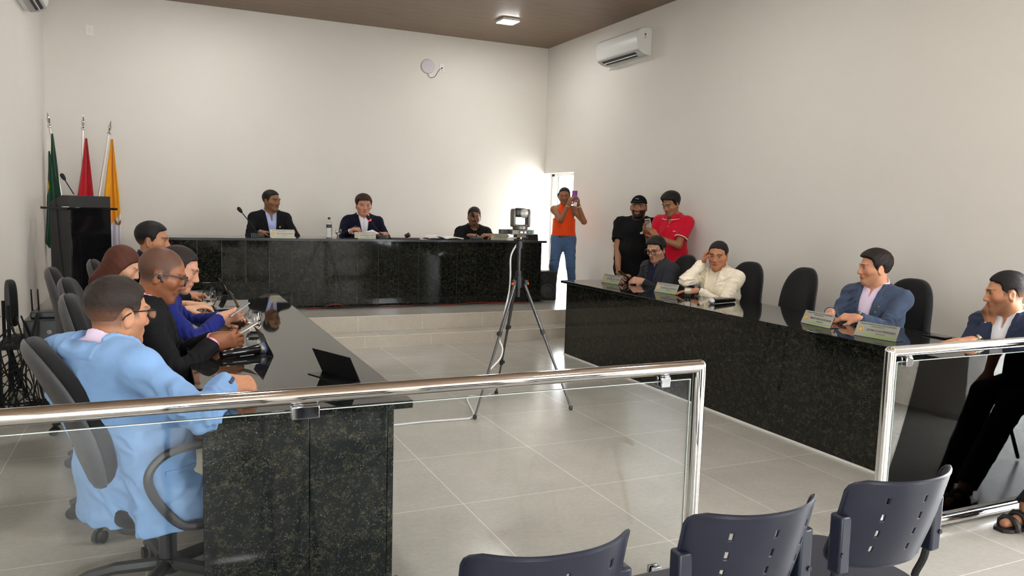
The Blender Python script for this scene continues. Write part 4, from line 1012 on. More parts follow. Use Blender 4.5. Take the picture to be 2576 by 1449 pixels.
def plate_px(label, a, b, name, group):
    a = onz(*a, TZ); b = onz(*b, TZ); c = (a + b) / 2; d = a - b; yaw = math.atan2(-d[0], d[1]) ; 
    yaw = math.atan2(d[1], d[0]) + math.pi / 2
    return plate(label, c[0], c[1], TZ + 0.0005, yaw, name, 0.28, 0.095, 0.42, group=group)
plate_px('silver nameplate in front of the man in charcoal blazer', (1512, 710), (1556, 717), 'EDVÂNIO DA COSTA', 'nameplates on the right counter')
plate_px('silver nameplate in front of the man in cream jacket', (1653, 735), (1692, 741), 'ANDERSON SANTOS', 'nameplates on the right counter')
plate_px('silver nameplate left of the man in slate blue checked blazer', (2012, 811), (2090, 828), 'BRUNO STEIDO DA ROCHA BUI', 'nameplates on the right counter')
plate_px('bright silver nameplate with lime stripe nearest the right railing', (2154, 844), (2246, 860), 'ANTONIO DA SILVA PEDRO JÚNIOR', 'nameplates on the right counter')
WPL = mat('ivory_plate', (0.56, 0.54, 0.47), 0.45)
plate('ivory nameplate on stage bench in front of the pale blue shirt', 1.285, 8.93, BT, math.radians(270), 'WELITON FRANÇA RIBEIRO', 0.265, 0.095, 0.2, WPL); plate('ivory nameplate on stage bench in front of the speaking man', 2.225, 8.93, BT, math.radians(268), 'JOSÉ HENRIQUE N. TORRES', 0.25, 0.08, 0.2, WPL); plate('silver nameplate on stage bench right of the man all in black', 3.945, 8.93, BT, math.radians(263), 'JAIME FERREIRA DA SILVA', 0.23, 0.08, 0.2)
MB().box((0.0, 0, 0), (0.26, 0.06, 0.016)); 
o = MB().span((1.155, 8.86, BT), (1.42, 8.90, BT + 0.016)).build('plinth', WPL, bevel=0.002); tag(o, 'ivory strip lying in front of the first stage nameplate', 'strip')
# folded plates seen from behind on the left counter
def plate_back(label, px, L, yaw, tilt=0.42, Hp=0.12):
    c = onz(*px, TZ); return plate(label, c[0], c[1], TZ + 0.0005, yaw, '', L, Hp, tilt, group='nameplates on the left counter', text=True)
G_ = math.radians
plate_back('black backed nameplate lying folded nearest the left railing', (858, 948), 0.27, G_(23), 0.45)
plate_back('black folded nameplate behind the handheld microphone', (676, 884), 0.25, G_(3)); plate_back('black folded nameplate beside the far drinking glass', (601, 776), 0.25, G_(2)); plate_back('black folded nameplate at far end of left counter', (571, 738), 0.25, G_(2))
for o_ in list(COL.objects): pass
WATER = mat('water', (0.97, 0.99, 1.0), 0.0, trans=1.0, ior=1.33)
GTH = m_pane(); GTH.name = 'thin_glass'
def tumbler(label, x, y, z, s=1.0, stem=False):
    t = thing('drinking_glass', label, 'glass', (x, y, z), 0)
    pr_ = [(0.0, 0.0), (0.022, 0.0), (0.030, 0.008), (0.040, 0.03), (0.042, 0.05), (0.038, 0.075), (0.034, 0.094)] if not stem else [(0, 0), (0.028, 0.0), (0.027, 0.004), (0.005, 0.007), (0.005, 0.03), (0.022, 0.038), (0.036, 0.06), (0.037, 0.08), (0.031, 0.105)]
    o = MB().lathe([(r * s, h * s) for r, h in pr_][:-1] + [(pr_[-1][0] * s, pr_[-1][1] * s), ((pr_[-1][0] - 0.0018) * s, pr_[-1][1] * s)] + [((r - 0.002) * s, (h + 0.002) * s) for r, h in reversed(pr_[2 if not stem else 5:-1])] + [(0, (0.010 if not stem else 0.041) * s)], n=32).build('bowl', GLASS, t, smooth=True)
    w_ = [(0, 0.0125), (0.026, 0.0125), (0.0365, 0.032), (0.037, 0.042), (0, 0.042)] if not stem else [(0, 0.044), (0.02, 0.044), (0.033, 0.064), (0, 0.064)]
    MB().lathe([(r * s, h * s) for r, h in w_], n=28).build('water', WATER, t, smooth=True, angle=0.6)
    return t
tumbler('round drinking glass with water near the handheld microphone', *onz(640, 832, TZ), 1.12); tumbler('round drinking glass with water beside the royal blue sleeve', *onz(527, 770, TZ), 1.12)
tumbler('stemmed glass with water beside the bottle on stage bench', 1.935, 9.05, BT, 1.0, True)
t = thing('plastic_cup', 'clear plastic cup in front of the man in cream jacket', 'cup', onz(1730, 748, TZ)); MB().lathe([(0, 0), (0.026, 0), (0.033, 0.08), (0.0345, 0.082), (0.0325, 0.08), (0.0255, 0.002), (0, 0.002)], n=24).build('wall', GLASS, t, smooth=True); MB().lathe([(0, 0.003), (0.0252, 0.003), (0.028, 0.035), (0, 0.035)], n=24).build('contents', mat('pale_liquid', (0.75, 0.78, 0.66), 0.3), t, smooth=True)
t = thing('water_bottle', 'clear water bottle with dark label on stage bench', 'bottle', (1.828, 9.05, BT))
MB().lathe([(0, 0), (0.03, 0.0), (0.033, 0.006), (0.033, 0.14), (0.031, 0.15), (0.033, 0.16), (0.028, 0.185), (0.014, 0.205), (0.013, 0.222), (0.0115, 0.222), (0.012, 0.205), (0.026, 0.184), (0.0305, 0.16), (0.0305, 0.008), (0, 0.004)], n=28).build('bottle_body', GLASS, t, smooth=True); MB().cyl((0, 0, 0.216), (0, 0, 0.240), 0.0155, n=18).build('cap', BLACKP, t); MB().lathe([(0.0336, 0.118), (0.0336, 0.158), (0.0334, 0.158), (0.0334, 0.118)], n=28).build('label', mat('dark_label', (0.05, 0.05, 0.07), 0.5), t, smooth=True)
def phone(label, c, up, face, m, L=0.150, W=0.073, cam=None, cat='phone'):
    """up: long axis, face: screen normal"""
    t = thing('mobile_phone', label, cat, c); up = nrm(up); n = nrm(np.asarray(face, float) - up * np.dot(face, up)); s_ = np.cross(up, n); R = np.array([s_, n, up]).T
    MB().box((0, 0, 0), (W, 0.008, L), R).build('case', m, t, bevel=0.0035, seg=3); MB().box(n * 0.0042, (W * 0.93, 0.0006, L * 0.95), R).build('screen', mat('dark_screen', (0.01, 0.01, 0.012), 0.08), t)
    if cam:
        b = MB()
        for u_, v_ in cam: b.cyl(s_ * u_ + up * v_ - n * 0.004, s_ * u_ + up * v_ - n * 0.0065, 0.0075, n=12)
        b.build('camera_lens', BLACKP, t)
    return t
PH = []   # phones in hands are placed with the people
phone('black phone lying on the right counter near the spread hand', onz(2358, 846, TZ + 0.005), onz(2400, 856, TZ) - onz(2316, 842, TZ), (0, 0, 1), BLACKP)
phone('black phone lying in front of the light blue sleeve', onz(540, 972, TZ + 0.005), (1, 0.10, 0), (0, 0, 1), BLACKP)
phone('black phone lying flat beside the stage nameplate', (2.06, 8.95, BT + 0.005), (1, 0.05, 0), (0, 0, 1), BLACKP)
phone('dark phone lying on the far end of left counter', onz(580, 776, TZ + 0.005) + A(-0.07, -0.02, 0), (1, 0.1, 0), (0, 0, 1), BLACKP)
t = thing('flat_box', 'small flat dark box on the far end of left counter', 'box', (0.275, 6.36, TZ)); MB().span((-0.055, -0.055, 0), (0.055, 0.055, 0.022)).build('lid', mat('slate_box', (0.06, 0.06, 0.062), 0.3), t, bevel=0.003)
def wireless(label, a, b, tip, blue):
    a = A(*a); b = A(*b); d = nrm(b - a); L = np.linalg.norm(b - a); t = thing('handheld_microphone', label, 'microphone', a)
    MB().lathe([(0.0, 0), (0.0165, 0.0), (0.0165, 0.03), (0.018, 0.034), (0.019, L * 0.3), (0.022, L * 0.78), (0.0235, L * 0.79), (0.0235, L * 0.80)], (0, 0, 0), d, 20).build('handle', mat('gloss_black', (0.008, 0.008, 0.009), 0.12), t, smooth=True, angle=0.7)
    MB().sphere(d * (L * 0.80 + 0.026), A(1, 1, 1) * 0.0265, 20, 14).build('grille', mat('mesh_grille', (0.55, 0.56, 0.58), 0.45, 0.7), t, smooth=True)
    if blue: x, y, z = frame_from(d); c = d * (L * 0.80 + 0.026); MB().tube([c + 0.0265 * (x * math.cos(q) + y * math.sin(q)) for q in np.linspace(0, 2 * math.pi, 24, endpoint=False)], 0.003, 6, closed=True).build('band', mat('blue_band', srgb(90, 140, 210), 0.5), t, smooth=True)
wireless('black handheld microphone with silver grille lying on the left counter', onz(556, 892, TZ + 0.02), onz(672, 874, TZ + 0.026), 0, True)
wireless('handheld microphone lying on the right counter by the wristwatch', onz(1812, 756, TZ + 0.02) + A(0.16, 0.02, 0), onz(1782, 758, TZ + 0.026), 0, False)
# paper, books and a laptop on the bench
PAPER = mat('white_paper', (0.78, 0.77, 0.75), 0.7)
t = thing('open_book', 'open book lying on the stage bench, left of the man in black', 'book', (3.23, 9.03, BT), -0.05)
def leafs(sg):
    G = [[A(sg * (0.004 + 0.215 * u), v, 0.012 + 0.030 * math.sin(min(u * 3.0, math.pi)) * (1 - 0.3 * u) * (1.25 if sg < 0 else 0.6)) for v in (-0.13, 0, 0.13)] for u in np.linspace(0, 1, 14)]; return MB().sheet(G, 0.012)
leafs(-1).build('pages', PAPER, t, smooth=True); leafs(1).build('pages', PAPER, t, smooth=True); MB().span((-0.225, -0.135, 0), (0.225, 0.135, 0.004)).build('cover', BLACKM, t)
t = thing('paper_stack', 'stack of papers beside the nameplate at right of stage bench', 'papers', (4.13, 9.02, BT), 0.1); MB().span((-0.10, -0.13, 0), (0.13, 0.12, 0.03)).build('sheets', PAPER, t); MB().box((0.02, 0, 0.034), (0.21, 0.25, 0.006), rotz(0.2)).build('top_sheet', WHITE, t)
t = thing('paper_sheet', 'white papers held in front of the speaking man', 'papers', (2.31, 9.13, BT + 0.055), 0.2); MB().box((0, 0, 0), (0.20, 0.15, 0.003), roty(-0.25) @ rotx(0.25)).build('sheets', PAPER, t)
t = thing('gavel_block', 'dark wooden block with small gavel head right of the speaking man', 'gavel', (2.78, 9.0, BT)); MB().span((-0.24, -0.05, 0.0), (0.12, 0.05, 0.014)).build('board', mat('dark_wood', (0.035, 0.018, 0.012), 0.4), t, bevel=0.002); MB().lathe([(0.015, -.03), (0.028, -0.028), (0.026, 0.0), (0.028, 0.028), (0.015, 0.03)], (-0.02, 0, 0.042), (0.5, -0.4, 0.35), 16).build('head', mat('dark_wood', (0, 0, 0)), t, smooth=True)
t = thing('laptop', 'closed black case standing at right end of stage bench', 'case', (4.42, 9.06, BT)); MB().prism([(-0.14, 0), (0.14, 0), (0.13, 0.075), (-0.14, 0.075)], (0, 0, 0), (1, 0, 0), (0, 0, 1), (0, 0.03, 0)).build('shell', BLACKM, t, bevel=0.003)
t = thing('spectacles_case', 'grey rounded case behind the nameplate on stage bench', 'case', (4.10, 9.22, BT)); MB().sphere((0, 0, 0.03), A(0.12, 0.05, 0.045), 20, 10).build('shell', mat('grey_case', (0.12, 0.12, 0.125), 0.4), t, smooth=True)

# ------------------------------------------------------------------ people
def frame(F, U):
    """rows: forward, left, up"""
    F = nrm(F); U = nrm(np.asarray(U, float) - F * np.dot(F, U)); L = np.cross(U, F)
    return np.array([F, L, U])
def axis_rot(ax, a):
    ax = nrm(ax); K = np.array([[0, -ax[2], ax[1]], [ax[2], 0, -ax[0]], [-ax[1], ax[0], 0]])
    return np.eye(3) + math.sin(a) * K + (1 - math.cos(a)) * K @ K
def ik(a, t, l1, l2, pole):
    d = np.asarray(t, float) - a; L = np.linalg.norm(d)
    if L > (l1 + l2) * 0.995: d *= (l1 + l2) * 0.995 / L; L = (l1 + l2) * 0.995
    u = d / L; x = (l1 * l1 - l2 * l2 + L * L) / (2 * L); hgt = math.sqrt(max(l1 * l1 - x * x, 1e-8))
    pole = np.asarray(pole, float); pole = nrm(pole - u * np.dot(pole, u))
    return a + u * x + pole * hgt, a + d

def wrinkle(amp, freq, seed, axis=(0, 0, 1), stretch=0.35):
    """soft ridges, drawn out along the given axis"""
    r = np.random.RandomState(seed); K = r.normal(size=(5, 3)); K /= np.linalg.norm(K, axis=1, keepdims=True); ax = nrm(axis)
    K = K - np.outer(K @ ax, ax) * (1 - stretch * 1.2); K *= freq * r.uniform(.6, 1.7, (5, 1)); ph = r.uniform(0, 6.28, 5)
    def fn(P, d):
        near = np.abs(d) < 0.05
        if not near.any(): return d
        Q = P[near]; w = 1.1 * np.sin(Q @ (K[0] * 0.4) + ph[0]) + 0.6 * np.sin(Q @ (K[1] * 0.55) + ph[2]); s = 0
        m = 0.55 + 0.45 * np.sin(Q @ (K[2] * 0.22) + ph[4])
        for i in range(1, 5): s = s + 1.0 - 1.6 * np.abs(np.sin(0.5 * (Q @ K[i]) + ph[i] + w))
        d = d.copy(); d[near] = d[near] - amp * m * (s / 3.0); return d
    return fn

FING = [(0.030, 0.088, 0.043, 0.025, 0.021, 0.0098), (0.010, 0.093, 0.047, 0.029, 0.022, 0.0100), (-0.011, 0.088, 0.043, 0.027, 0.021, 0.0095), (-0.030, 0.079, 0.033, 0.020, 0.018, 0.0085)]
def hand_prims(F, W, D, N, side, curl, thumb=(0.5, 0.4), spread=0.06, s=1.0, tri=1.0):
    """W wrist, D towards the knuckles, N out of the palm; side +1 where the thumb lies along +X = D x N * side"""
    D = nrm(D); N = nrm(np.asarray(N, float) - D * np.dot(N, D)); X = np.cross(D, N) * side
    kn = []
    for i, (x, y, l1, l2, l3, r) in enumerate(FING):
        r *= s
        b = W + X * (x * 0.62 * s); k = W + X * (x * s) + D * (y * s) - N * 0.004 * s * (1 - abs(i - 1.5) / 2)
        F.add(p_cap(b + D * 0.012 * s, k, 0.0155 * s, 0.0118 * s, flat=0.86, fdir=N), 0.016 * s)
        kn.append(k)
    F.add(p_cap(W - D * 0.02 * s, W + D * 0.02 * s, 0.026 * s, 0.025 * s, flat=0.75, fdir=N), 0.02 * s)
    tips = []
    for i, (x, y, l1, l2, l3, r) in enumerate(FING):
        c = curl[i] if isinstance(curl, (list, tuple)) else curl
        sp = spread * (1.2 - 0.8 * i) ; p = kn[i]; r *= s; ang = 0.0
        for j, (l, cc) in enumerate(((l1, c * 0.85), (l2, c * 1.1), (l3, c * 0.7))):
            ang += cc; dr = nrm((D * math.cos(sp) + X * math.sin(sp)) * math.cos(ang) + N * math.sin(ang))
            q = p + dr * l * s; F.add(p_cap(p, q, r * (1 - 0.07 * j), r * (0.93 - 0.08 * j)), 0.004 * s if j else 0.010 * s); p = q
        tips.append(p)
    t0 = W + X * 0.024 * s + D * 0.016 * s + N * 0.006 * s; a, b = thumb
    d1 = nrm(X * math.cos(a) * 0.8 + D * 0.75 + N * math.sin(a)); t1 = t0 + d1 * 0.044 * s
    d2 = nrm(d1 * (1 - b * 0.5) + D * 0.55 + N * b * 0.7 - X * b * 0.35); t2 = t1 + d2 * 0.034 * s; d3 = nrm(d2 + N * b * 0.5 - X * b * 0.35); t3 = t2 + d3 * 0.026 * s
    F.add(p_cap(t0, t1, 0.0165 * s, 0.0120 * s), 0.016 * s); F.add(p_cap(t1, t2, 0.0116 * s, 0.0105 * s), 0.005); F.add(p_cap(t2, t3, 0.0104 * s, 0.0084 * s), 0.004)
    return tips, t3

class Person:
    """joints, body surface and garments of one person. Local frames are rows (forward, left, up)."""
    def __init__(s, label, hip, yaw, lean=0.0, side=0.0, twist=0.0, head=(0, 0, 0), build=1.0, belly=1.0, tall=1.0, skin=(0.3, 0.17, 0.1),
                 hs=1.0, hw=1.0, group=None, h=0.006, neck=(0.0, 0.0), shoulder=1.0, neckr=1.0, name='person'):
        s.hip = A(*hip); s.h = h; s.skin = np.array(skin); s.b = build; s.belly = belly; s.t = tall; s.hs = hs * 1.04; s.hw = hw; s.nr = neckr
        s.pel = frame((math.cos(yaw), math.sin(yaw), 0), (0, 0, 1))
        R = axis_rot(s.pel[1], lean * 0.55) ; s.mid = s.pel @ R.T
        R = axis_rot(s.pel[1], lean); R = axis_rot(s.pel[0], side) @ R; R = axis_rot((0, 0, 1), twist) @ R
        s.ch = s.pel @ R.T; s.ch = frame(s.ch[0], s.ch[2])
        t = tall; s.waist = s.hip + s.mid[2] * 0.20 * t; s.N = s.waist + s.ch[2] * 0.315 * t
        s.shc = s.N - s.ch[2] * 0.055 * t; sw = 0.166 * build ** 0.6 * shoulder * t
        s.sh = {1: s.shc + s.ch[1] * sw, -1: s.shc - s.ch[1] * sw}
        hy, hp, hr = head    # world yaw, pitch (down +), roll
        hf = A(math.cos(hy) * math.cos(hp), math.sin(hy) * math.cos(hp), -math.sin(hp)); hu = A(0, 0, 1) if abs(hp) < 1.3 else A(math.cos(hy), math.sin(hy), 0)
        s.hd = frame(hf, hu)
        if hr: s.hd = frame(s.hd[0], axis_rot(s.hd[0], hr) @ s.hd[2])
        s.neck_top = s.N + s.ch[2] * (0.072 + neck[1]) * t + s.ch[0] * (0.018 + neck[0])
        s.NB = s.N + s.ch[0] * neck[0] * 0.7 + s.ch[2] * neck[1] * 0.35
        s.H = s.neck_top + s.hd[2] * 0.078 * s.hs + s.hd[0] * 0.018 * s.hs      # eye level, between the ears
        s.hipj = {1: s.hip + s.pel[1] * 0.09 * t, -1: s.hip - s.pel[1] * 0.09 * t}
        s.root = thing(name, label, 'person', s.hip * A(1, 1, 0) + A(0, 0, 0.0), 0, group)
        s.arm = {}; s.leg = {}; s.handop = {}
    def hp(s, f, l, u): return s.H + s.hs * (s.hd[0] * f + s.hd[1] * l * s.hw + s.hd[2] * u)
    def set_arm(s, sd, wrist, pole, D=None, N=None, curl=0.5, thumb=(0.5, 0.4), spread=0.06, k=1.0):
        e, w = ik(s.sh[sd], A(*wrist), 0.29 * s.t, 0.255 * s.t, pole)
        s.arm[sd] = (e, w); D = nrm(w - e) if D is None else nrm(D)
        s.handop[sd] = (w, D, A(0, 0, -1) if N is None else N, curl, thumb, spread, k)
    def set_leg(s, sd, ankle, pole=None, knee=None):
        a = A(*ankle)
        if knee is None: knee, a = ik(s.hipj[sd], a, 0.43 * s.t, 0.42 * s.t, s.pel[0] if pole is None else pole)
        s.leg[sd] = (A(*knee), a)
    # -- fields -----------------------------------------------------------
    def torso(s, F, o=0.0, k=0.05, pads=False):
        b = s.b; t = s.t; C, M_, Pv = s.ch, s.mid, s.pel
        F.add(p_ell(s.N - C[2] * 0.19 * t + C[0] * 0.005, C, (0.112 * b + o, 0.158 * b + o, 0.20 * t + o)), k)
        F.add(p_ell(s.hip + M_[2] * 0.15 * t + M_[0] * (0.022 * s.belly + 0.03 * (s.belly - 1)), M_, (0.108 * b * s.belly + o, 0.150 * b * (0.5 + s.belly / 2) + o, 0.17 * t + o)), k)
        F.add(p_ell(s.hip + Pv[2] * 0.02 - Pv[0] * 0.01, Pv, (0.118 * b + o, 0.165 * b + o, 0.125 + o)), k)
        r = 0.056 if not pads else 0.054
        F.add(p_cap(s.sh[1] - C[2] * (0.0 if not pads else 0.004), s.sh[-1] - C[2] * (0.0 if not pads else 0.004), r + o, r + o), k)
        for sd in (1, -1):
            F.add(p_cap(s.sh[sd] * 0.55 + s.N * 0.45 - C[2] * 0.012, s.neck_top - C[2] * 0.03 - C[0] * 0.02, 0.050 + o, 0.044 + o * 0.6), 0.04)
        return F
    def armf(s, F, sd, o=0.0, k=0.03, upto=1.0, cut=None, bare=True):
        e, w = s.arm[sd]; b = s.b ** 0.5; S = s.sh[sd]
        F.add(p_cap(S, e, 0.052 * b + o, 0.041 * b + o), k)
        if upto > 0:
            q = e + (w - e) * upto
            F.add(p_cap(e, q, 0.041 * b + o, 0.029 * b + (o if cut is None else o * 0.85), cut=cut), 0.02)
    def legf(s, F, sd, o=0.0, k=0.03, hem=None, foot=True):
        kn, an = s.leg[sd]; b = s.b ** 0.6
        F.add(p_cap(s.hipj[sd], kn, 0.085 * b + o, 0.055 * b + o), k)
        F.add(p_cap(kn, an if hem is None else an + nrm(an - kn) * hem, 0.053 * b + o, 0.038 * b + o * 1.2, cut=None if hem is None else 0.0), 0.02)
    def headf(s, F):
        q, hs, E = s.hp, s.hs, s.hd
        def ell(c, r, k): F.add(p_ell(q(*c), E, (r[0] * hs, r[1] * hs * s.hw, r[2] * hs)), k * hs)
        def cap(a, b, r1, r2, k): F.add(p_cap(q(*a), q(*b), r1 * hs, r2 * hs), k * hs)
        ell((-0.014, 0, 0.034), (0.094, 0.075, 0.084), 0.0)
        ell((0.022, 0, -0.012), (0.066, 0.062, 0.088), 0.03)
        for sg in (1, -1):
            cap((-0.002, sg * 0.048, -0.052), (0.058, sg * 0.016, -0.100), 0.022, 0.019, 0.03)
            cap((0.050, sg * 0.044, -0.024), (0.020, sg * 0.058, -0.018), 0.022, 0.020, 0.02)
            cap((0.081, sg * 0.046, 0.020), (0.089, sg * 0.012, 0.019), 0.0085, 0.010, 0.014)
        cap((0.062, 0.0, -0.101), (0.066, 0, -0.098), 0.021, 0.020, 0.02)
        for sg in (1, -1):
            F.sub(p_ell(q(0.1, sg * 0.032, 0.0), E, (0.024 * hs, 0.021 * hs, 0.0135 * hs)), 0.012 * hs)
            ell((0.0735, sg * 0.032, 0.001), (0.0135, 0.0150, 0.0125), 0.004)      # lids
        cap((0.085, 0, 0.008), (0.1035, 0, -0.034), 0.0088, 0.0122, 0.014)
        for sg in (1, -1): ell((0.094, sg * 0.0125, -0.039), (0.0125, 0.0095, 0.0085), 0.008)
        ell((0.077, 0, -0.063), (0.014, 0.028, 0.015), 0.014)
        cap((0.081, 0.019, -0.0655), (0.0885, 0.0, -0.0625), 0.0040, 0.0055, 0.006); cap((0.081, -0.019, -0.0655), (0.0885, 0.0, -0.0625), 0.0040, 0.0055, 0.006)
        cap((0.082, 0.012, -0.0740), (0.082, -0.012, -0.0740), 0.0062, 0.0062, 0.006)
        F.sub(p_cap(q(0.0925, 0.019, -0.0690), q(0.0925, -0.019, -0.0690), 0.0028 * hs, 0.0028 * hs), 0.004 * hs)
        for sg in (1, -1):
            Ee = frame(s.hd[0] + sg * 0.38 * s.hd[1], s.hd[2] - 0.16 * s.hd[0]); c = q(-0.012, sg * 0.080, -0.010)
            F.add(p_ell(c, Ee, (0.020 * hs, 0.008 * hs, 0.032 * hs)), 0.008 * hs)
            F.sub(p_ell(c + sg * s.hd[1] * 0.009 * hs + s.hd[0] * 0.003 * hs + s.hd[2] * 0.004 * hs, Ee, (0.0125 * hs, 0.007 * hs, 0.021 * hs)), 0.005 * hs)
            F.add(p_ell(q(-0.014, sg * 0.078, -0.034), Ee, (0.010 * hs, 0.007 * hs, 0.010 * hs)), 0.006 * hs)
        nr = 0.056 * s.nr
        F.add(p_cap(s.NB - s.ch[2] * 0.03 - s.ch[0] * 0.006, q(-0.022, 0, -0.055), nr * 1.06, nr * 0.97), 0.035)
        return F
    def hands(s, F):
        s.tips = {}
        for sd in s.handop:
            w, D, N, curl, th, sp, k = s.handop[sd]; s.tips[sd] = hand_prims(F, w, D, N, sd, curl, th, sp, k)
    def body(s, look=None, bare_arm=False, shoes=None):
        F = Field(); s.torso(F, -0.014 if not bare_arm else -0.004)
        for sd in s.arm: s.armf(F, sd, -0.002 if bare_arm else -0.006)
        for sd in s.leg: s.legf(F, sd, -0.012)
        s.headf(F); s.hands(F)
        for sd in s.leg:
            kn, an = s.leg[sd]; f = s.footdir[sd] if hasattr(s, 'footdir') else s.pel[0]
            F.add(p_cap(an, an - A(0, 0, 0.05) - f * 0.01, 0.036, 0.032), 0.02); F.add(p_cap(an - A(0, 0, 0.055), an + f * 0.15 - A(0, 0, 0.07), 0.030, 0.022), 0.02)
        s.bodyF = F
        return field_mesh('body', F, s.h, SKIN, s.root, lambda V: s.paint(V, look or {}))
    def paint(s, V, L):
        """skin tone, brows, lips, stubble, beard, cropped sides, and shade painted into mouth line and nostrils"""
        q = (V - s.H) @ s.hd.T / s.hs; f, l, u = q[:, 0], q[:, 1] / s.hw, q[:, 2]; al = np.abs(l)
        c = np.tile(s.skin, (len(V), 1)); hair = np.array(L.get('hair', (0.012, 0.009, 0.008)))
        def put(w, col):
            nonlocal c
            w = np.clip(w, 0, 1)[:, None]; c = c * (1 - w) + np.array(col) * w
        def soft(x, e): return np.clip(0.5 - x / (2 * e), 0, 1)
        head = soft(np.sqrt(f * f + l * l + u * u) - 0.17, 0.01)
        put(0.35 * head * soft(np.hypot(al - 0.042, u + 0.03) - 0.022, 0.014) * (f > 0.03), s.skin * A(1.15, 0.85, 0.8))
        lip = np.hypot(l / 0.023, (u + 0.0685) / 0.0115) - 1
        put(head * soft(lip, 0.25) * (f > 0.07), L.get('lip', s.skin * A(0.95, 0.60, 0.58)))
        put(head * soft(np.abs(u + 0.0685) - 0.0012, 0.0018) * (al < 0.021) * (f > 0.07), s.skin * 0.25)  # shade between the lips, painted into the skin colour
        bw = np.abs(u - (0.0215 + 0.10 * (0.028 - np.abs(al - 0.030)) * 0.6)) - L.get('brow', 0.0045)
        put(head * soft(bw, 0.003) * soft(np.abs(al - 0.032) - 0.021, 0.004) * (f > 0.045) * L.get('browa', 0.9), hair)
        # eyes: white, iris, lash line
        ey = np.hypot((al - 0.032) / 0.0135, (u - 0.001) / L.get('eye', 0.0052)) - 1
        put(head * soft(ey, 0.18) * (f > 0.06), (0.34, 0.30, 0.27))
        gx = L.get('gaze', 0.0); put(head * soft(ey, 0.18) * soft(np.abs(np.where(l > 0, l - 0.032, l + 0.032) - gx) - 0.0068, 0.0016) * (f > 0.06), (0.012, 0.008, 0.006))
        put(head * soft(np.abs(np.hypot((al - 0.032) / 0.0140, (u - 0.001) / (L.get('eye', 0.0052) + 0.0012)) - 1) - 0.10, 0.1) * (u > -0.0005) * (f > 0.055), (0.015, 0.010, 0.008))
        put(head * soft(np.hypot(al - 0.011, (u + 0.0435) * 1.3) - 0.0042, 0.002) * (f > 0.085), s.skin * 0.3)  # shade of the nostrils, painted into the skin colour
        if 'stubble' in L:
            w = head * soft(np.maximum(u + 0.038 + 0.5 * np.clip(f - 0.06, -0.06, 0.1) * 0, -0.135 - u) , 0.012) * soft(0.0 - f + 0.002, 0.02) * np.where(np.hypot(l / 0.026, (u + 0.0685) / 0.012) < 1, 0.15, 1)
            put(w * L['stubble'], hair * 1.2)
        if 'moustache' in L:
            put(head * soft(np.hypot(l / 0.030, (u + 0.053) / 0.0068) - 1, 0.25) * (f > 0.06) * L['moustache'], hair)
        if 'goatee' in L:
            put(head * soft(np.hypot(l / 0.020, (u + 0.094) / 0.015) - 1, 0.3) * (f > 0.05) * L['goatee'], hair)
            put(head * soft(np.abs(np.hypot(l / 0.029, (u + 0.073) / 0.026) - 1) - 0.12, 0.12) * (u < -0.055) * (f > 0.055) * L['goatee'], hair)
        if 'beard' in L:
            w = head * soft(u + 0.034 - 0.35 * np.clip(0.05 - f, 0, 0.06), 0.008) * soft(0.006 - f, 0.015) * soft(-0.150 - u, 0.02) * np.where(np.hypot(l / 0.027, (u + 0.066) / 0.013) < 1, 0.1, 1) * np.where((u > -0.05) & (al < 0.024), 0, 1)
            put(w * L['beard'], hair)
        if 'crop' in L:      # close cropped scalp
            a = L['crop']; top = u - (0.052 + 0.0 * f); line = np.where(f > 0.03, 0.076 - 0.9 * np.clip(0.078 - f, 0, 1) * (al > 0.03), np.where(f > 0.004, -0.012, np.where(f > -0.03, 0.018, -0.045)))
            put(head * soft(line - u, 0.010) * a, hair * L.get('croptone', 1.6))
        nail = getattr(s, 'tips', None)
        if nail:
            for sd in nail:
                for tp in nail[sd][0]: put(0.35 * soft(np.linalg.norm(V - tp, axis=1) - 0.007, 0.003), s.skin * A(1.5, 1.45, 1.45))
        return c
    SIDE = [(0.13, 0.080), (0.086, 0.076), (0.070, 0.070), (0.052, 0.056), (0.043, 0.036), (0.040, 0.022), (0.026, 0.014), (0.018, -0.020), (0.004, -0.020), (0.000, 0.020), (-0.022, 0.026), (-0.036, 0.004), (-0.046, -0.030), (-0.060, -0.060), (-0.14, -0.066), (-0.16, 0.16), (0.13, 0.16)]
    def hair(s, col, top=0.014, side=0.004, poly=None, fade=None, amp=0.0025, freq=190, bias=(0, 0), h=None, seed=3, name='hair', back=0.0):
        E = s.hd; hs = s.hs; poly = poly or s.SIDE; col = np.array(col)
        def fn(P):
            q = (P - s.H) @ E.T / hs; q[:, 1] /= s.hw; f, l, u = q.T
            c = np.array((-0.014, 0, 0.034)); r = np.array((0.0945, 0.0755, 0.0845))
            k = np.clip((u - 0.01) / 0.085, 0, 1); t = side + (top - side) * k ** 0.8 + bias[0] * np.clip(f / 0.08, -1, 1) * k + bias[1] * np.clip(l / 0.07, -1, 1) * k + back * np.clip(-f / 0.09, 0, 1)
            g = (q - c) / r; k0 = np.sqrt((g * g).sum(1)); g2 = np.sqrt(((q - c) ** 2 / r ** 4).sum(1)) + 1e-9
            d1 = k0 * (k0 - 1) / g2
            r2 = np.array((0.0665, 0.0625, 0.0885)); g = (q - np.array((0.022, 0, -0.012))) / r2; a0 = np.sqrt((g * g).sum(1)); a1 = np.sqrt((g * g / r2 ** 2).sum(1)) + 1e-9
            d1 = smin(d1, a0 * (a0 - 1) / a1, 0.03)
            d = d1 - t; pd = poly_sd(poly, f + 0.30 * np.clip(np.abs(l) - 0.030, 0, 0.03) * (f > 0.035), u - 0.0025 * np.sin(l * 170 + seed) * (f > 0.03))
            return -smin(-d, -pd, 0.010) * hs
        F = Field(); F.add(Pr(fn, s.H + s.hd[2] * 0.03, 0.2 * hs), 0.0)
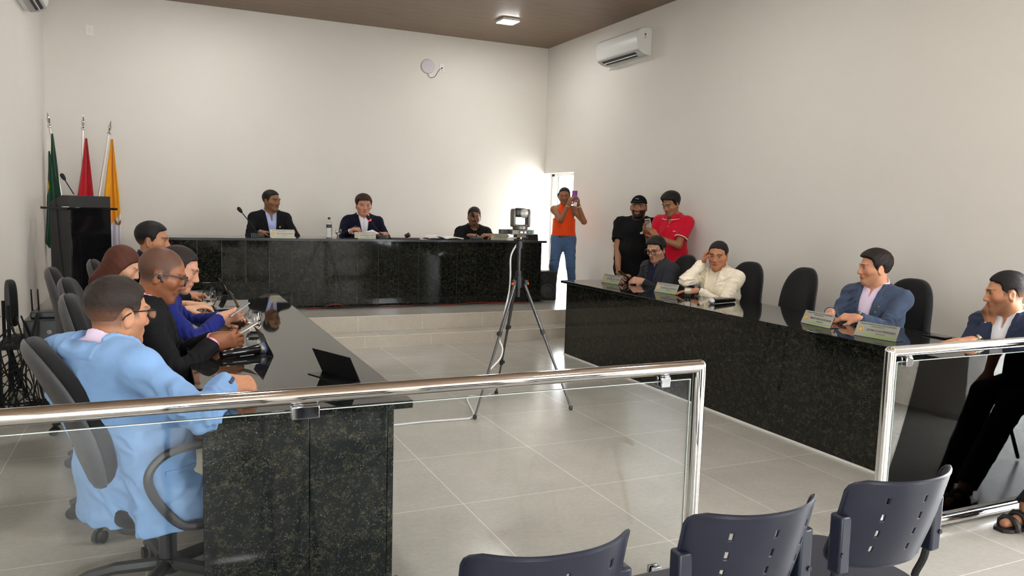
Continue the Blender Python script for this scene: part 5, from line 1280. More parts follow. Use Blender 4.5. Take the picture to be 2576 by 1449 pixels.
        # carve strands
        F.mod(wrinkle(amp, freq, seed, nrm(s.hd[0] - 0.6 * s.hd[2]), 0.15)); F.mod(wrinkle(amp * 0.6, freq * 2.2, seed + 3, s.hd[0], 0.2))
        def cf(V):
            u = ((V - s.H) @ E.T / hs)[:, 2]; k = np.ones(len(V)) if fade is None else np.clip((u - fade[0]) / (fade[1] - fade[0]), 0, 1)
            base = s.skin * 0.75 * 0.6 + col * 0.4; return base * (1 - k[:, None]) + col * k[:, None]
        return field_mesh(name, F, h or s.h * 0.8, HAIR, s.root, cf, box=(s.H - 0.19 * hs, s.H + 0.19 * hs))
    def eyeglasses(s, col, w=0.027, hgt=0.018, r=0.0022, rim=True, name='glasses', lensm=None):
        m = mat('spectacle_frame_%02x%02x%02x' % tuple(int(c * 255) for c in col), col, 0.25); q = s.hp
        g = MB(); lens = MB()
        for sg in (1, -1):
            P = []
            for k in range(24):
                a = 2 * math.pi * k / 24; ca, sa = math.cos(a), math.sin(a); e = 0.55
                x = w * math.copysign(abs(ca) ** e, ca); y = hgt * math.copysign(abs(sa) ** e, sa)
                P.append(q(0.106 - 0.10 * max(abs(sg * 0.034 + x) - 0.03, 0) - 0.06 * (0.02 - y) * 0.3, (sg * 0.0345 + x) / s.hw, 0.000 + y - 0.004))
            g.tube(P, r, 6, closed=True)
            n0 = len(lens.v); lens._add(P, [tuple(range(24))])
            g.tube([q(0.094, sg * 0.0625 / s.hw, 0.010), q(0.085, sg * 0.073, 0.012), q(0.0, sg * 0.084, 0.012), q(-0.028, sg * 0.084, -0.004), q(-0.036, sg * 0.083, -0.016)], r * 1.1, 6)
        g.tube([q(0.106, 0.009, 0.002), q(0.110, 0, 0.005), q(0.106, -0.009, 0.002)], r, 6)
        o = g.build(name, m, s.root, smooth=True, world=True)
        lens.build('lens', PANE, o, world=False).matrix_parent_inverse = Matrix.Identity(4)
        return o
    # -- garments -----------------------------------------------------------
    def shirt(s, m, o=0.006, collar=True, cuffs=True, h=None, tie=None, name='shirt', hem=0.0, open_=0.012, cz=0.0):
        F = Field(); s.torso(F, o)
        F.cut(p_half(s.N + s.ch[2] * 0.055 + s.ch[0] * 0.0, s.ch[2] - 0.55 * s.ch[0]), 0.004)
        F.cut(p_half(s.hip - s.pel[2] * (0.10 + hem), -s.pel[2]), 0.004); F.mod(wrinkle(0.004, 70, 5, s.ch[2]))
        if collar:
            nr = 0.056 * s.nr; c0 = s.NB + s.ch[2] * (0.008 + cz) - s.ch[0] * 0.004; c1 = s.hp(-0.022, 0, -0.06); ax = nrm(c1 - c0); up = ax
            E = frame(s.ch[0] - ax * (s.ch[0] @ ax), ax)
            def fn(P):
                qq = (P - c0) @ E.T; rr = np.hypot(qq[:, 0], qq[:, 1]); z = qq[:, 2]; zz = z - 0.45 * np.clip(-qq[:, 0], -0.06, 0.1)
                d = np.abs(rr - (nr + 0.010 + 0.006 * np.clip((0.05 - z) / 0.05, 0, 1.3))) - 0.0048
                d = np.maximum(d, np.abs(zz - 0.012) - 0.026)
                gap = open_ + np.clip(0.045 - z, 0, 1) * 0.0 + np.clip(z, 0, 1) * 0.55
                return np.maximum(d, np.where(qq[:, 0] > 0, gap - np.abs(qq[:, 1]), -1))
            F.add(Pr(fn, c0, 0.12), 0.006)
        if cuffs:
            for sd in s.arm:
                e, w = s.arm[sd]; ax = nrm(w - e); F.add(p_cap(w - ax * 0.07, w - ax * 0.004, 0.036, 0.034, cut=0.0), 0.0)
        if open_ > 0.02: F.sub(p_poly(s.N, s.ch, [(-open_, 0.10), (open_, 0.10), (0.004, -open_ * 2.6), (-0.004, -open_ * 2.6)], fmin=0.0), 0.004)
        ob = field_mesh(name, F, h or s.h, m, s.root)
        if tie:
            T = Field(); s.torso(T, o + 0.005); T.cut(p_poly(s.N, s.ch, [(-0.016, 0.0), (0.016, 0.0), (0.012, -0.03), (0.032, -0.34), (0, -0.38), (-0.032, -0.34), (-0.012, -0.03)], fmin=0.0), 0.002)
            field_mesh('tie', T, s.h * 0.8, tie, s.root)
        return ob
    def blazer(s, m, h=None, drape=0.0, v=0.27, gap=0.0, hem=0.10, o=0.024, pads=0.012, wr=0.0034, seed=1, sleeve=0.95, lapel=True, skirt=0.0, name='jacket', collar_m=None):
        F = Field(); s.torso(F, o, 0.05, True); C = s.ch; b = s.b
        for sd in (1, -1):
            F.add(p_cap(s.sh[sd] + C[1] * sd * (0.004 + pads) + C[2] * 0.004, s.sh[sd] - C[1] * sd * 0.06 + C[2] * 0.022, 0.056, 0.056), 0.03)
            if sd in s.arm:
                e, w = s.arm[sd]; bb = b ** 0.5; q = e + (w - e) * sleeve; S = s.sh[sd] + C[1] * sd * 0.008
                F.add(p_cap(S - C[2] * 0.004, e, 0.059 * bb, 0.050 * bb), 0.022); F.add(p_cap(e, q, 0.050 * bb, 0.040 * bb, cut=0.0), 0.012)
        if skirt: 
            F.add(p_cap(s.hip + s.pel[2] * 0.05, s.hip - s.pel[2] * skirt - s.pel[0] * 0.02, 0.160 * b ** .6, 0.185 * b ** .6, flat=0.78, fdir=s.pel[0]), 0.05)
        if drape: F.add(p_cap(s.hip - s.pel[1] * 0.16 * b ** .5 + s.pel[2] * 0.14 - s.pel[0] * 0.03, s.hip - s.pel[1] * drape - s.pel[2] * 0.12 - s.pel[0] * 0.01, 0.11, 0.15, flat=0.42, fdir=s.pel[1]), 0.05)
        F.cut(p_half(s.hip - s.pel[2] * hem, -s.pel[2]), 0.006)
        F.mod(wrinkle(wr * 2.0, 105, seed, nrm(C[2] * 0.5 + C[1] * 0.6 + 0.5 * C[0]), 0.3))
        for sd in s.arm:     # creases gathered round the elbow
            e, w = s.arm[sd]; ax = nrm(w - s.sh[sd])
            def crease(P, d, e=e, ax=ax, sd=sd):
                r = np.linalg.norm(P - e, axis=1); k = np.clip(1 - r / 0.19, 0, 1) * (np.abs(d) < 0.04)
                return d + 0.0065 * k * np.sin((P - e) @ ax * 150 + 2.2 * np.sin((P - e) @ A(31, 23, 40)))
            F.mod(crease)
        # neck opening, front opening and lapels, drawn on the chest plane (left, up)
        nw = 0.060 * s.nr; op = [(-nw, 0.09), (nw, 0.09), (nw, 0.02), (0.004 + gap * 0.4, -v), (gap + 0.012, -v - 0.30), (-gap - 0.012, -v - 0.30), (-0.004 - gap * 0.4, -v), (-nw, 0.02)]
        if gap <= 0: op = [(-nw, 0.09), (nw, 0.09), (nw, 0.02), (0.004, -v), (-0.004, -v), (-nw, 0.02)]
        if lapel:
            for sg in (1, -1):
                L1 = [(sg * (nw - 0.004), 0.06), (sg * (nw + 0.030), 0.035), (sg * (nw + 0.022), -0.035), (sg * (nw + 0.030), -0.042), (sg * (nw + 0.052), -0.030), (sg * 0.045, -v * 0.72), (sg * (0.008 + gap * .4), -v - 0.01), (sg * (gap * .4), -v), (sg * nw * 0.9, 0.0)]
                F.lift(p_poly(s.N, C, L1, fmin=0.0), 0.006)
            F.lift(p_poly(s.N, C, [(-0.085, 0.010), (0.085, 0.010), (0.078, 0.1), (-0.078, 0.1)], fmax=-0.02), 0.004)
        F.sub(p_poly(s.N, C, op, fmin=-0.005), 0.003)
        # the neck hole
        F.sub(p_cap(s.NB + C[2] * 0.0, s.hp(-0.022, 0, -0.05), 0.074 * s.nr, 0.080 * s.nr), 0.008)
        s.jackF = F
        return field_mesh(name, F, h or s.h, m, s.root)
    def trousers(s, m, h=None, o=0.016, hem=0.02, name='trousers', wr=0.004, rise=0.10):
        F = Field(); b = s.b
        F.add(p_ell(s.hip + s.pel[2] * 0.02 - s.pel[0] * 0.01, s.pel, (0.118 * b + o, 0.165 * b + o, 0.125 + o)), 0.0)
        F.add(p_cap(s.hip, s.hip + s.mid[2] * 0.14, 0.14 * b + o, 0.135 * b + o, flat=0.78, fdir=s.pel[0]), 0.05)
        for sd in s.leg: s.legf(F, sd, o, 0.05, hem)
        F.cut(p_half(s.hip + s.mid[2] * rise, s.mid[2]), 0.004); F.mod(wrinkle(wr * 1.8, 100, 9, s.pel[1]))
        return field_mesh(name, F, h or max(s.h, 0.007), m, s.root)
    def shoes(s, m, h=None, name='shoe'):
        for sd in s.leg:
            kn, an = s.leg[sd]; f = s.footdir[sd] if hasattr(s, 'footdir') else s.pel[0]; F = Field(); z = A(0, 0, 1)
            F.add(p_cap(an - z * 0.035 - f * 0.03, an + f * 0.16 - z * 0.052, 0.042, 0.034, flat=0.9, fdir=z), 0.0); F.add(p_cap(an - z * 0.02, an - z * 0.03 + f * 0.02, 0.043, 0.043), 0.03)
            F.cut(p_half(an - z * 0.085, -z), 0.003); F.cut(p_half(an + z * 0.01, z), 0.003)
            field_mesh(name, F, h or 0.007, m, s.root)
    def tee(s, m, h=None, o=0.018, sleeve=0.6, hem=0.12, name='t_shirt', wr=0.004, neck=0.078, seed=4, loose=1.0, vneck=0.0):
        F = Field(); s.torso(F, o * loose, 0.05)
        for sd in s.arm:
            e, w = s.arm[sd]; S = s.sh[sd]; q = S + (e - S) * sleeve
            F.add(p_cap(S, q, 0.062 * s.b ** .5 + o, 0.056 * s.b ** .5 + o, cut=0.0), 0.03)
        F.add(p_cap(s.hip + s.mid[2] * 0.10, s.hip - s.pel[2] * 0.06, 0.158 * s.b + o, 0.176 * s.b + o, flat=0.80, fdir=s.pel[0]), 0.05)
        F.cut(p_half(s.hip - s.pel[2] * hem, -s.pel[2]), 0.004); F.mod(wrinkle(wr * 1.7, 90, seed, nrm(s.ch[2] + 0.7 * s.ch[1])))
        F.sub(p_cap(s.N + s.ch[0] * 0.012 - s.ch[2] * 0.004, s.hp(-0.02, 0, -0.05), neck * s.nr * 0.86, neck * s.nr), 0.006)
        if vneck: F.sub(p_poly(s.N, s.ch, [(-0.05, 0.1), (0.05, 0.1), (0.03, 0.0), (0.006, -vneck), (-0.006, -vneck), (-0.03, 0.0)], fmin=0.0), 0.003)
        s.teeF = F
        return field_mesh(name, F, h or s.h, m, s.root)

# ------------------------------------------------------------------ who is in the room
DG = math.radians
CL = dict(lightblue=cloth('pale_blue_cotton', srgb(124, 160, 204), 0.85, 0.05), black=cloth('black_suiting', (0.0075, 0.0075, 0.0085), 0.85, 0.0), royal=cloth('royal_blue_suiting', srgb(26, 36, 112), 0.8, 0.05),
          navy=cloth('navy_suiting', srgb(14, 16, 36), 0.8, 0.0), white=cloth('white_shirting', (0.78, 0.78, 0.82), 0.75, var=0.03), lilac=cloth('lilac_shirting', srgb(226, 208, 232), 0.75, var=0.03),
          pink=cloth('pink_shirting', srgb(236, 170, 200), 0.75, var=0.04), skyshirt=cloth('pale_blue_shirting', srgb(170, 182, 222), 0.75, var=0.05), darkshirt=cloth('dark_blue_shirting', srgb(22, 28, 58), 0.75),
          grey=cloth('charcoal_suiting', srgb(52, 53, 59), 0.85, 0.03), cream=cloth('cream_linen', srgb(236, 226, 204), 0.85, var=0.05), plaid=cloth('slate_blue_check_suiting', srgb(66, 79, 101), 0.85, 0.05, plaid=22.0), slate=cloth('dark_blue_suiting', srgb(44, 52, 74), 0.85, 0.05),
          tee=cloth('black_jersey', (0.0055, 0.0055, 0.006), 0.9, 0.0), red=cloth('red_pique', srgb(196, 16, 44), 0.85), orange=cloth('orange_satin', srgb(240, 74, 10), 0.5), jeans=cloth('blue_denim', srgb(78, 104, 140), 0.9, var=0.25),
          dark=cloth('dark_trouser_cloth', (0.010, 0.010, 0.013), 0.85, 0.0), beige=cloth('stone_chino', srgb(196, 188, 172), 0.85))
SHOE = mat('black_leather', (0.012, 0.011, 0.010), 0.35)
BRN = srgb(34, 24, 18); BLK = srgb(16, 13, 12)

def seat_legs(p, yaw, spread=0.11, fwd=0.43, floor=0.0, knee_up=0.02, tuck=0.05):
    F = A(math.cos(yaw), math.sin(yaw), 0); L = A(-F[1], F[0], 0)
    for sd in (1, -1):
        k = p.hip + L * sd * spread * 1.2 + F * fwd * p.t + A(0, 0, knee_up); a = k - F * tuck; a[2] = floor + 0.085
        p.set_leg(sd, a, knee=k)
    p.footdir = {1: F, -1: F}

cast = {}
# --- left counter, nearest first
p = cast['blue'] = Person('man in light blue blazer and thin black glasses, back to camera, arm on counter', (-0.085, 3.11, 0.485), DG(34), lean=-0.40, twist=DG(8), head=(DG(34), 0.06, 0.0), build=1.30, belly=1.15, h=0.0048, skin=srgb(184, 130, 98), neckr=1.1, neck=(0.075, -0.075), shoulder=1.0)
p.set_arm(-1, (0.225, 2.945, 0.835), (-0.6, -1.0, -0.2), D=(0.92, 0.10, -0.18), N=(0.1, 0.5, -0.8), curl=[1.1, 1.2, 1.25, 1.3], thumb=(0.3, 0.7), spread=0.0)
p.set_arm(1, (0.10, 3.46, 0.66), (-0.9, 0.3, -0.5), D=(0.8, 0.0, -0.3), N=(0, 0, -1), curl=0.4)
seat_legs(p, DG(10)); p.body({'stubble': 0.2, 'hair': BRN, 'crop': 0.6, 'croptone': 2.6})
p.hair(BRN, top=0.014, side=0.004, fade=(-0.05, 0.035), amp=0.003)
p.shirt(CL['lilac'], o=0.004, cz=-0.024); p.blazer(CL['lightblue'], v=0.24, gap=0.05, hem=0.15, skirt=0.13, drape=0.25, wr=0.006, seed=2)
p.trousers(CL['beige']); p.shoes(SHOE); p.eyeglasses((0.012, 0.012, 0.014), w=0.026, hgt=0.016)

p = cast['bald'] = Person('man in black suit with cropped hair, dark glasses and an earbud, reading a phone', (-0.088, 3.927, 0.490), DG(2), lean=0.10, head=(DG(-3), 0.30, 0.0), build=1.05, belly=1.1, h=0.0048, skin=srgb(146, 92, 62), neckr=1.05)
p.set_arm(-1, (0.235, 3.80, 0.835), (-0.5, -0.8, -0.8), D=(0.95, 0.12, 0.08), N=(0.15, 1, 0.15), curl=[0.55, 0.65, 0.75, 0.85], thumb=(0.1, 0.25))
p.set_arm(1, (0.25, 4.02, 0.815), (-0.3, 0.8, -0.8), D=(0.9, -0.35, 0.05), N=(0.1, -0.8, 0.5), curl=[0.6, 0.7, 0.7, 0.7], thumb=(0.2, 0.4))
seat_legs(p, DG(2)); p.body({'stubble': 0.25, 'hair': BLK, 'crop': 0.72, 'croptone': 4.5, 'goatee': 0.35, 'moustache': 0.6, 'eye': 0.0035})
p.shirt(CL['pink'], o=0.004, open_=0.03); p.blazer(CL['black'], v=0.30, hem=0.12, skirt=0.10, seed=5, wr=0.004)
p.trousers(CL['dark']); p.shoes(SHOE); p.eyeglasses((0.03, 0.03, 0.034), r=0.0032)
MB().sphere(p.hp(-0.004, -0.083, -0.008), A(1, 1, 1) * 0.0095, 12, 8).cyl(p.hp(0.0, -0.086, -0.010), p.hp(0.016, -0.086, -0.026), 0.004, n=8).build('earbud', BLACKP, p.root, smooth=True, world=True)

p = cast['royal'] = Person('man in royal blue suit leaning over the table with a phone, head half hidden', (-0.093, 4.694, 0.470), DG(0), lean=0.30, head=(DG(-8), 0.30, 0.0), h=0.005, skin=srgb(200, 146, 118))
p.set_arm(-1, (0.315, 4.56, 0.835), (-0.3, -0.9, -0.6), D=(0.9, 0.25, 0.15), N=(0.1, 1, 0.1), curl=[0.5, 0.6, 0.7, 0.8], thumb=(0.1, 0.3))
p.set_arm(1, (0.34, 4.84, 0.80), (-0.2, 0.9, -0.5), D=(0.9, -0.3, 0.0), N=(0.0, -0.5, -0.6), curl=0.4, thumb=(0.3, 0.3))
seat_legs(p, 0.0); p.body({'stubble': 0.15, 'hair': BRN, 'crop': 0.6, 'croptone': 3.0}); p.hair(BRN, top=0.009, side=0.003, fade=(-0.03, 0.03))
p.shirt(CL['white'], o=0.004); p.blazer(CL['royal'], v=0.28, hem=0.12, skirt=0.08, seed=7); p.trousers(CL['royal']); p.shoes(SHOE)

p = cast['woman'] = Person('woman with long straight auburn hair bowing her head, between lectern and men', (-0.335, 5.41, 0.450), DG(8), lean=0.16, head=(DG(-4), 0.42, 0.0), build=0.86, belly=0.9, tall=0.95, hs=0.95, h=0.006, skin=srgb(214, 164, 132), neckr=0.82)
p.set_arm(-1, (0.16, 5.22, 0.80), (-0.3, -0.9, -0.6), curl=0.4); p.set_arm(1, (0.18, 5.50, 0.80), (-0.2, 0.9, -0.5), curl=0.4)
seat_legs(p, 0.0); p.body({'hair': srgb(60, 32, 22), 'lip': srgb(176, 96, 88), 'brow': 0.003, 'eye': 0.0035})
LONG = [(0.13, 0.074), (0.078, 0.070), (0.058, 0.050), (0.040, 0.012), (0.030, -0.03), (0.018, -0.10), (0.02, -0.26), (-0.16, -0.26), (-0.16, 0.16), (0.13, 0.16)]
p.longhair = LONG
HF = Field(); E_ = p.hd
HF.add(p_ell(p.hp(-0.016, 0, 0.034), E_, (0.104, 0.088, 0.095)), 0)
HF.add(p_cap(p.hp(-0.035, 0, 0.02), p.hp(-0.095, 0, -0.10) - A(0, 0, 0.04), 0.084, 0.082, flat=0.80, fdir=E_[0]), 0.04)
HF.add(p_cap(p.hp(-0.045, 0, -0.05), p.N - p.ch[0] * 0.085 - A(0, 0, 0.17), 0.082, 0.060, flat=0.42, fdir=p.ch[0]), 0.05)
for sg in (1, -1): HF.add(p_cap(p.hp(0.004, sg * 0.074, 0.0), p.hp(-0.02, sg * 0.080, -0.17) - A(0.02, 0, 0.05), 0.024, 0.026), 0.03)
HF.cut(p_poly(p.H, np.array([E_[1], E_[0], E_[2]]), [(0.13, 0.068), (0.080, 0.062), (0.050, 0.044), (0.026, 0.006), (0.006, -0.04), (-0.004, -0.12), (0.0, -0.5), (-0.4, -0.5), (-0.4, 0.3), (0.13, 0.3)]), 0.01)
HF.mod(wrinkle(0.003, 160, 8, (0, 0, 1), 0.43))
field_mesh('hair', HF, 0.0055, HAIR, p.root, lambda V: np.tile(np.array(srgb(80, 38, 23)), (len(V), 1)))
p.tee(CL['navy'], sleeve=1.0, name='blouse'); p.trousers(CL['dark']); p.shoes(SHOE)

p = cast['far'] = Person('dark haired man in black jacket at far end of left counter, looking right', (-0.071, 6.006, 0.530), DG(5), lean=0.02, head=(DG(-12), 0.04, 0.0), h=0.006, skin=srgb(176, 124, 92))
p.set_arm(-1, (0.20, 5.86, 0.81), (-0.3, -0.9, -0.6), D=(0.9, 0.1, 0.1), curl=[1.0, 1.0, 1.1, 1.1], thumb=(0.3, 0.6)); p.set_arm(1, (0.18, 6.16, 0.80), (-0.2, 0.9, -0.5), curl=0.4)
seat_legs(p, 0.0); p.body({'stubble': 0.25, 'hair': BLK}); p.hair(BLK, top=0.016, side=0.006, fade=(-0.04, 0.01))
p.shirt(CL['darkshirt'], o=0.004); p.blazer(CL['black'], seed=9); p.trousers(CL['dark']); p.shoes(SHOE)

# --- stage bench, seen from the front
p = cast['staged'] = Person('man in black jacket over pale blue shirt on the stage, turned to his left', (1.242, 9.660, 0.830), DG(275), lean=0.03, head=(DG(312), 0.0, 0.0), build=1.1, belly=1.15, h=0.006, skin=srgb(140, 98, 66), neckr=1.15, hw=1.08)
p.set_arm(-1, (1.10, 9.26, 1.135), (-0.8, 0.2, -1.3), D=(0.85, -0.35, 0), N=(0, 0, -1), curl=0.35, thumb=(0.2, 0.3)); p.set_arm(1, (1.44, 9.28, 1.14), (0.8, 0.2, -1.3), D=(-0.9, -0.2, 0.05), N=(0, 0, -1), curl=0.3)
seat_legs(p, DG(270), floor=Z2); p.body({'moustache': 0.7, 'stubble': 0.2, 'hair': BLK, 'crop': 0.5, 'croptone': 2.5}); p.hair(BLK, top=0.011, side=0.004, fade=(-0.03, 0.03))
p.shirt(CL['skyshirt'], o=0.004, open_=0.034); p.blazer(CL['black'], v=0.30, gap=0.06, seed=11); p.trousers(CL['dark']); p.shoes(SHOE)
MB().sphere(p.N + p.ch[0] * 0.146 + p.ch[1] * 0.085 - p.ch[2] * 0.15, A(.009, .005, .011), 10, 6).build('lapel_pin', mat('pale_gold', (0.75, 0.68, 0.45), 0.3, 0.8), p.root, world=True)

p = cast['chair'] = Person('man in navy suit, white shirt and pale tie speaking at stage centre microphone', (2.366, 9.656, 0.810), DG(266), lean=0.10, head=(DG(267), 0.06, 0.0), build=1.15, belly=1.15, h=0.006, skin=srgb(196, 140, 116), hw=1.08, hs=1.03, neckr=1.1)
p.set_arm(-1, (2.13, 9.24, 1.165), (-0.8, 0.2, -1.3), D=(0.35, -0.7, 0.35), N=(0.5, 0.3, -0.6), curl=[0.9, 0.9, 1.0, 1.0], thumb=(0.2, 0.5)); p.set_arm(1, (2.56, 9.28, 1.13), (0.8, 0.3, -1.3), D=(-0.9, -0.3, 0.1), N=(0, -0.3, -1), curl=0.5)
seat_legs(p, DG(270), floor=Z2); p.body({'hair': srgb(58, 38, 28), 'brow': 0.004, 'browa': 0.6, 'eye': 0.0042}); p.hair(srgb(52, 32, 22), top=0.024, side=0.009, bias=(0.006, -0.004), poly=[(0.13, 0.062), (0.088, 0.062), (0.070, 0.060)] + Person.SIDE[3:], seed=6)
p.shirt(CL['white'], o=0.004, tie=cloth('pale_silver_silk', (0.62, 0.58, 0.64), 0.4)); p.blazer(CL['navy'], v=0.33, seed=12); p.trousers(CL['navy']); p.shoes(SHOE)

p = cast['staged2'] = Person('man all in black with moustache at right end of stage bench', (3.876, 9.677, 0.700), DG(262), lean=0.10, head=(DG(249), 0.05, 0.0), build=1.05, h=0.006, skin=srgb(142, 98, 70), neckr=1.05)
p.set_arm(-1, (3.68, 9.28, 1.125), (-0.8, 0.2, -1.3), D=(0.85, -0.3, 0), N=(0.3, 0.3, -0.8), curl=0.55); p.set_arm(1, (3.96, 9.27, 1.13), (0.9, 0.3, -1.3), D=(-0.9, -0.2, 0.05), N=(-0.2, 0.3, -0.9), curl=0.55)
seat_legs(p, DG(266), floor=Z2); p.body({'moustache': 0.9, 'goatee': 0.75, 'stubble': 0.2, 'hair': BLK}); p.hair(BLK, top=0.013, side=0.006, fade=(-0.03, 0.02))
p.tee(CL['tee'], sleeve=1.0, name='undershirt', o=0.01); p.blazer(CL['black'], v=0.22, gap=0.05, seed=14); p.trousers(CL['dark']); p.shoes(SHOE)

# --- standing
p = cast['orange'] = Person('woman in orange halter top and blue jeans filming with a purple phone', (5.025, 9.226, Z2 + 0.795), DG(238), head=(DG(236), 0.06, 0.05), build=0.88, belly=0.85, tall=0.88, hs=0.93, h=0.0055, skin=srgb(146, 98, 68), neckr=0.85)
p.set_arm(-1, tuple(p.H + A(0.035, -0.23, -0.115) + A(-0.07, 0.05, 0)), (-0.35, -0.2, -1.2), D=(0.25, -0.2, 0.9), N=(0.9, 0.3, 0.1), curl=[0.5, 0.6, 0.7, 0.8], thumb=(0.2, 0.4), k=0.9)
p.set_arm(1, tuple(p.H + A(0.115, -0.19, -0.125)), (0.35, -0.3, -1.2), D=(-0.15, -0.25, 0.9), N=(-0.9, 0.3, 0.1), curl=[0.5, 0.6, 0.7, 0.8], thumb=(0.2, 0.4), k=0.9)
p.set_leg(1, (5.14, 9.12, Z2 + 0.085)); p.set_leg(-1, (4.88, 9.24, Z2 + 0.085)); p.footdir = {1: A(-0.5, -0.86, 0), -1: A(-0.7, -0.7, 0)}
p.body({'hair': BLK, 'brow': 0.003}, bare_arm=True); p.hair(BLK, top=0.007, side=0.006, amp=0.001)
BF = Field(); BF.add(p_ell(p.hp(-0.080, -0.078, 0.012), p.hd, (0.030, 0.030, 0.034)), 0); BF.add(p_cap(p.hp(-0.08, -0.085, 0.0), p.hp(-0.075, -0.080, -0.065), 0.014, 0.006), 0.02); BF.mod(wrinkle(0.002, 200, 4)); field_mesh('hair_bun', BF, 0.005, HAIR, p.root, lambda V: np.tile(np.array(BLK), (len(V), 1)))
TF = Field(); p.torso(TF, 0.014, 0.04); TF.add(p_cap(p.hip + p.mid[2] * 0.17, p.hip + p.mid[2] * 0.05, 0.142, 0.152, flat=0.8, fdir=p.pel[0]), 0.05)
TF.add(p_cap(p.N + p.ch[2] * 0.015, p.N + p.ch[2] * 0.055 + p.ch[0] * 0.01, 0.056, 0.050), 0.02)
TF.cut(p_half(p.hip + p.mid[2] * 0.055, -p.mid[2])); TF.cut(p_poly(p.N, p.ch, [(-0.050, 0.055), (0.050, 0.055), (0.125, -0.16), (0.3, -0.18), (0.3, -0.8), (-0.3, -0.8), (-0.3, -0.18), (-0.125, -0.16)]), 0.006)
TF.cut(p_half(p.N + p.ch[2] * 0.062, p.ch[2])); TF.mod(wrinkle(0.0055, 30, 21, p.ch[2])); field_mesh('halter_top', TF, 0.0055, CL['orange'], p.root)
p.trousers(CL['jeans'], h=0.0065, o=0.012, hem=0.02, name='jeans', rise=0.065)
WF = Field(); WF.add(p_cap(p.hip + p.mid[2] * 0.030, p.hip + p.mid[2] * 0.062, 0.150, 0.148, flat=0.8, fdir=p.pel[0]), 0); WF.cut(p_half(p.hip + p.mid[2] * 0.068, p.mid[2])); WF.cut(p_half(p.hip + p.mid[2] * 0.030, -p.mid[2])); field_mesh('belt', WF, 0.0055, SHOE, p.root)
bk = MB(); bc = p.hip + p.mid[2] * 0.049 + p.pel[0] * 0.128; bk.tube([bc + p.pel[1] * a + p.pel[2] * b for a, b in ((-.022, -.016), (.022, -.016), (.022, .016), (-.022, .016))], 0.004, 6, closed=True); bk.build('belt_buckle', STEEL, p.root, world=True)
for sd in (1, -1):
    e, w = p.arm[sd]; ax = nrm(w - e); x, y, z = frame_from(ax); c = w - ax * 0.02
    MB().tube([c + 0.030 * (x * math.cos(t) + y * math.sin(t)) for t in np.linspace(0, 2 * math.pi, 20, endpoint=False)], 0.0035 if sd < 0 else 0.006, 6, closed=True).build('bracelet' if sd < 0 else 'wristwatch', mat('pale_gold', (0.75, 0.68, 0.45), 0.3, 0.8), p.root, smooth=True, world=True)
for sd in (1, -1):
    kn, an = p.leg[sd]; f = p.footdir[sd]; b = MB(); b.box(an - A(0, 0, 0.08) + f * 0.05, (0.09, 0.09, 0.012)); b.tube([an + f * 0.09 + A(-f[1], f[0], 0) * 0.04 - A(0, 0, .075), an + f * 0.09 - A(0, 0, 0.03), an + f * 0.09 - A(-f[1], f[0], 0) * 0.04 - A(0, 0, .075)], 0.008, 6); b.tube([an + A(-f[1], f[0], 0) * 0.04 - A(0, 0, .03), an - f * 0.05 - A(0, 0, .03), an - A(-f[1], f[0], 0) * 0.04 - A(0, 0, .03)], 0.006, 6); b.build('sandal', mat('tan_leather', (0.35, 0.2, 0.11), 0.5), p.root, world=True)

p = cast['cap'] = Person('bearded heavy man in black cap and black t-shirt standing by the wall', (5.185, 7.68, 0.885), DG(222), head=(DG(226), -0.02, 0.0), build=1.44, belly=1.22, tall=0.99, h=0.006, skin=srgb(160, 112, 86), neckr=1.2, hw=1.1, hs=1.02)
p.set_arm(-1, (4.87, 7.60, 0.80), (-0.3, 0.6, -0.3), D=(-0.1, -0.3, -1), N=(0.9, 0.1, 0), curl=0.6); p.set_arm(1, (5.30, 7.37, 0.86), (0.7, -0.2, -0.3), D=(-0.5, -0.3, -0.6), N=(-0.8, 0.3, 0), curl=0.5)
p.set_leg(1, (5.26, 7.58, 0.085)); p.set_leg(-1, (5.08, 7.74, 0.085)); p.footdir = {1: A(-0.7, -0.7, 0), -1: A(-0.8, -0.5, 0)}
p.body({'beard': 0.95, 'moustache': 0.8, 'hair': BLK, 'crop': 0.7, 'croptone': 2.0}, bare_arm=True)
p.tee(CL['tee'], o=0.022, sleeve=0.75, hem=0.16, seed=31, wr=0.006); p.trousers(CL['dark']); p.shoes(SHOE)
KF = Field(); KF.add(p_ell(p.hp(-0.012, 0, 0.040), p.hd, (0.108, 0.094, 0.098)), 0); KF.cut(p_poly(p.H, np.array([p.hd[1], p.hd[0], p.hd[2]]), [(0.2, 0.052), (-0.02, 0.036), (-0.2, 0.016), (-0.2, 0.3), (0.2, 0.3)]), 0.004)
ko = field_mesh('cap', KF, 0.005, CL['tee'], p.root)
VF = Field(); VF.add(p_ell(p.hp(0.105, 0, 0.052), frame(p.hd[0] - 0.25 * p.hd[2], p.hd[2]), (0.075, 0.082, 0.010)), 0); VF.cut(p_half(p.hp(0.07, 0, 0), -p.hd[0])); field_mesh('cap_visor', VF, 0.005, CL['tee'], ko)
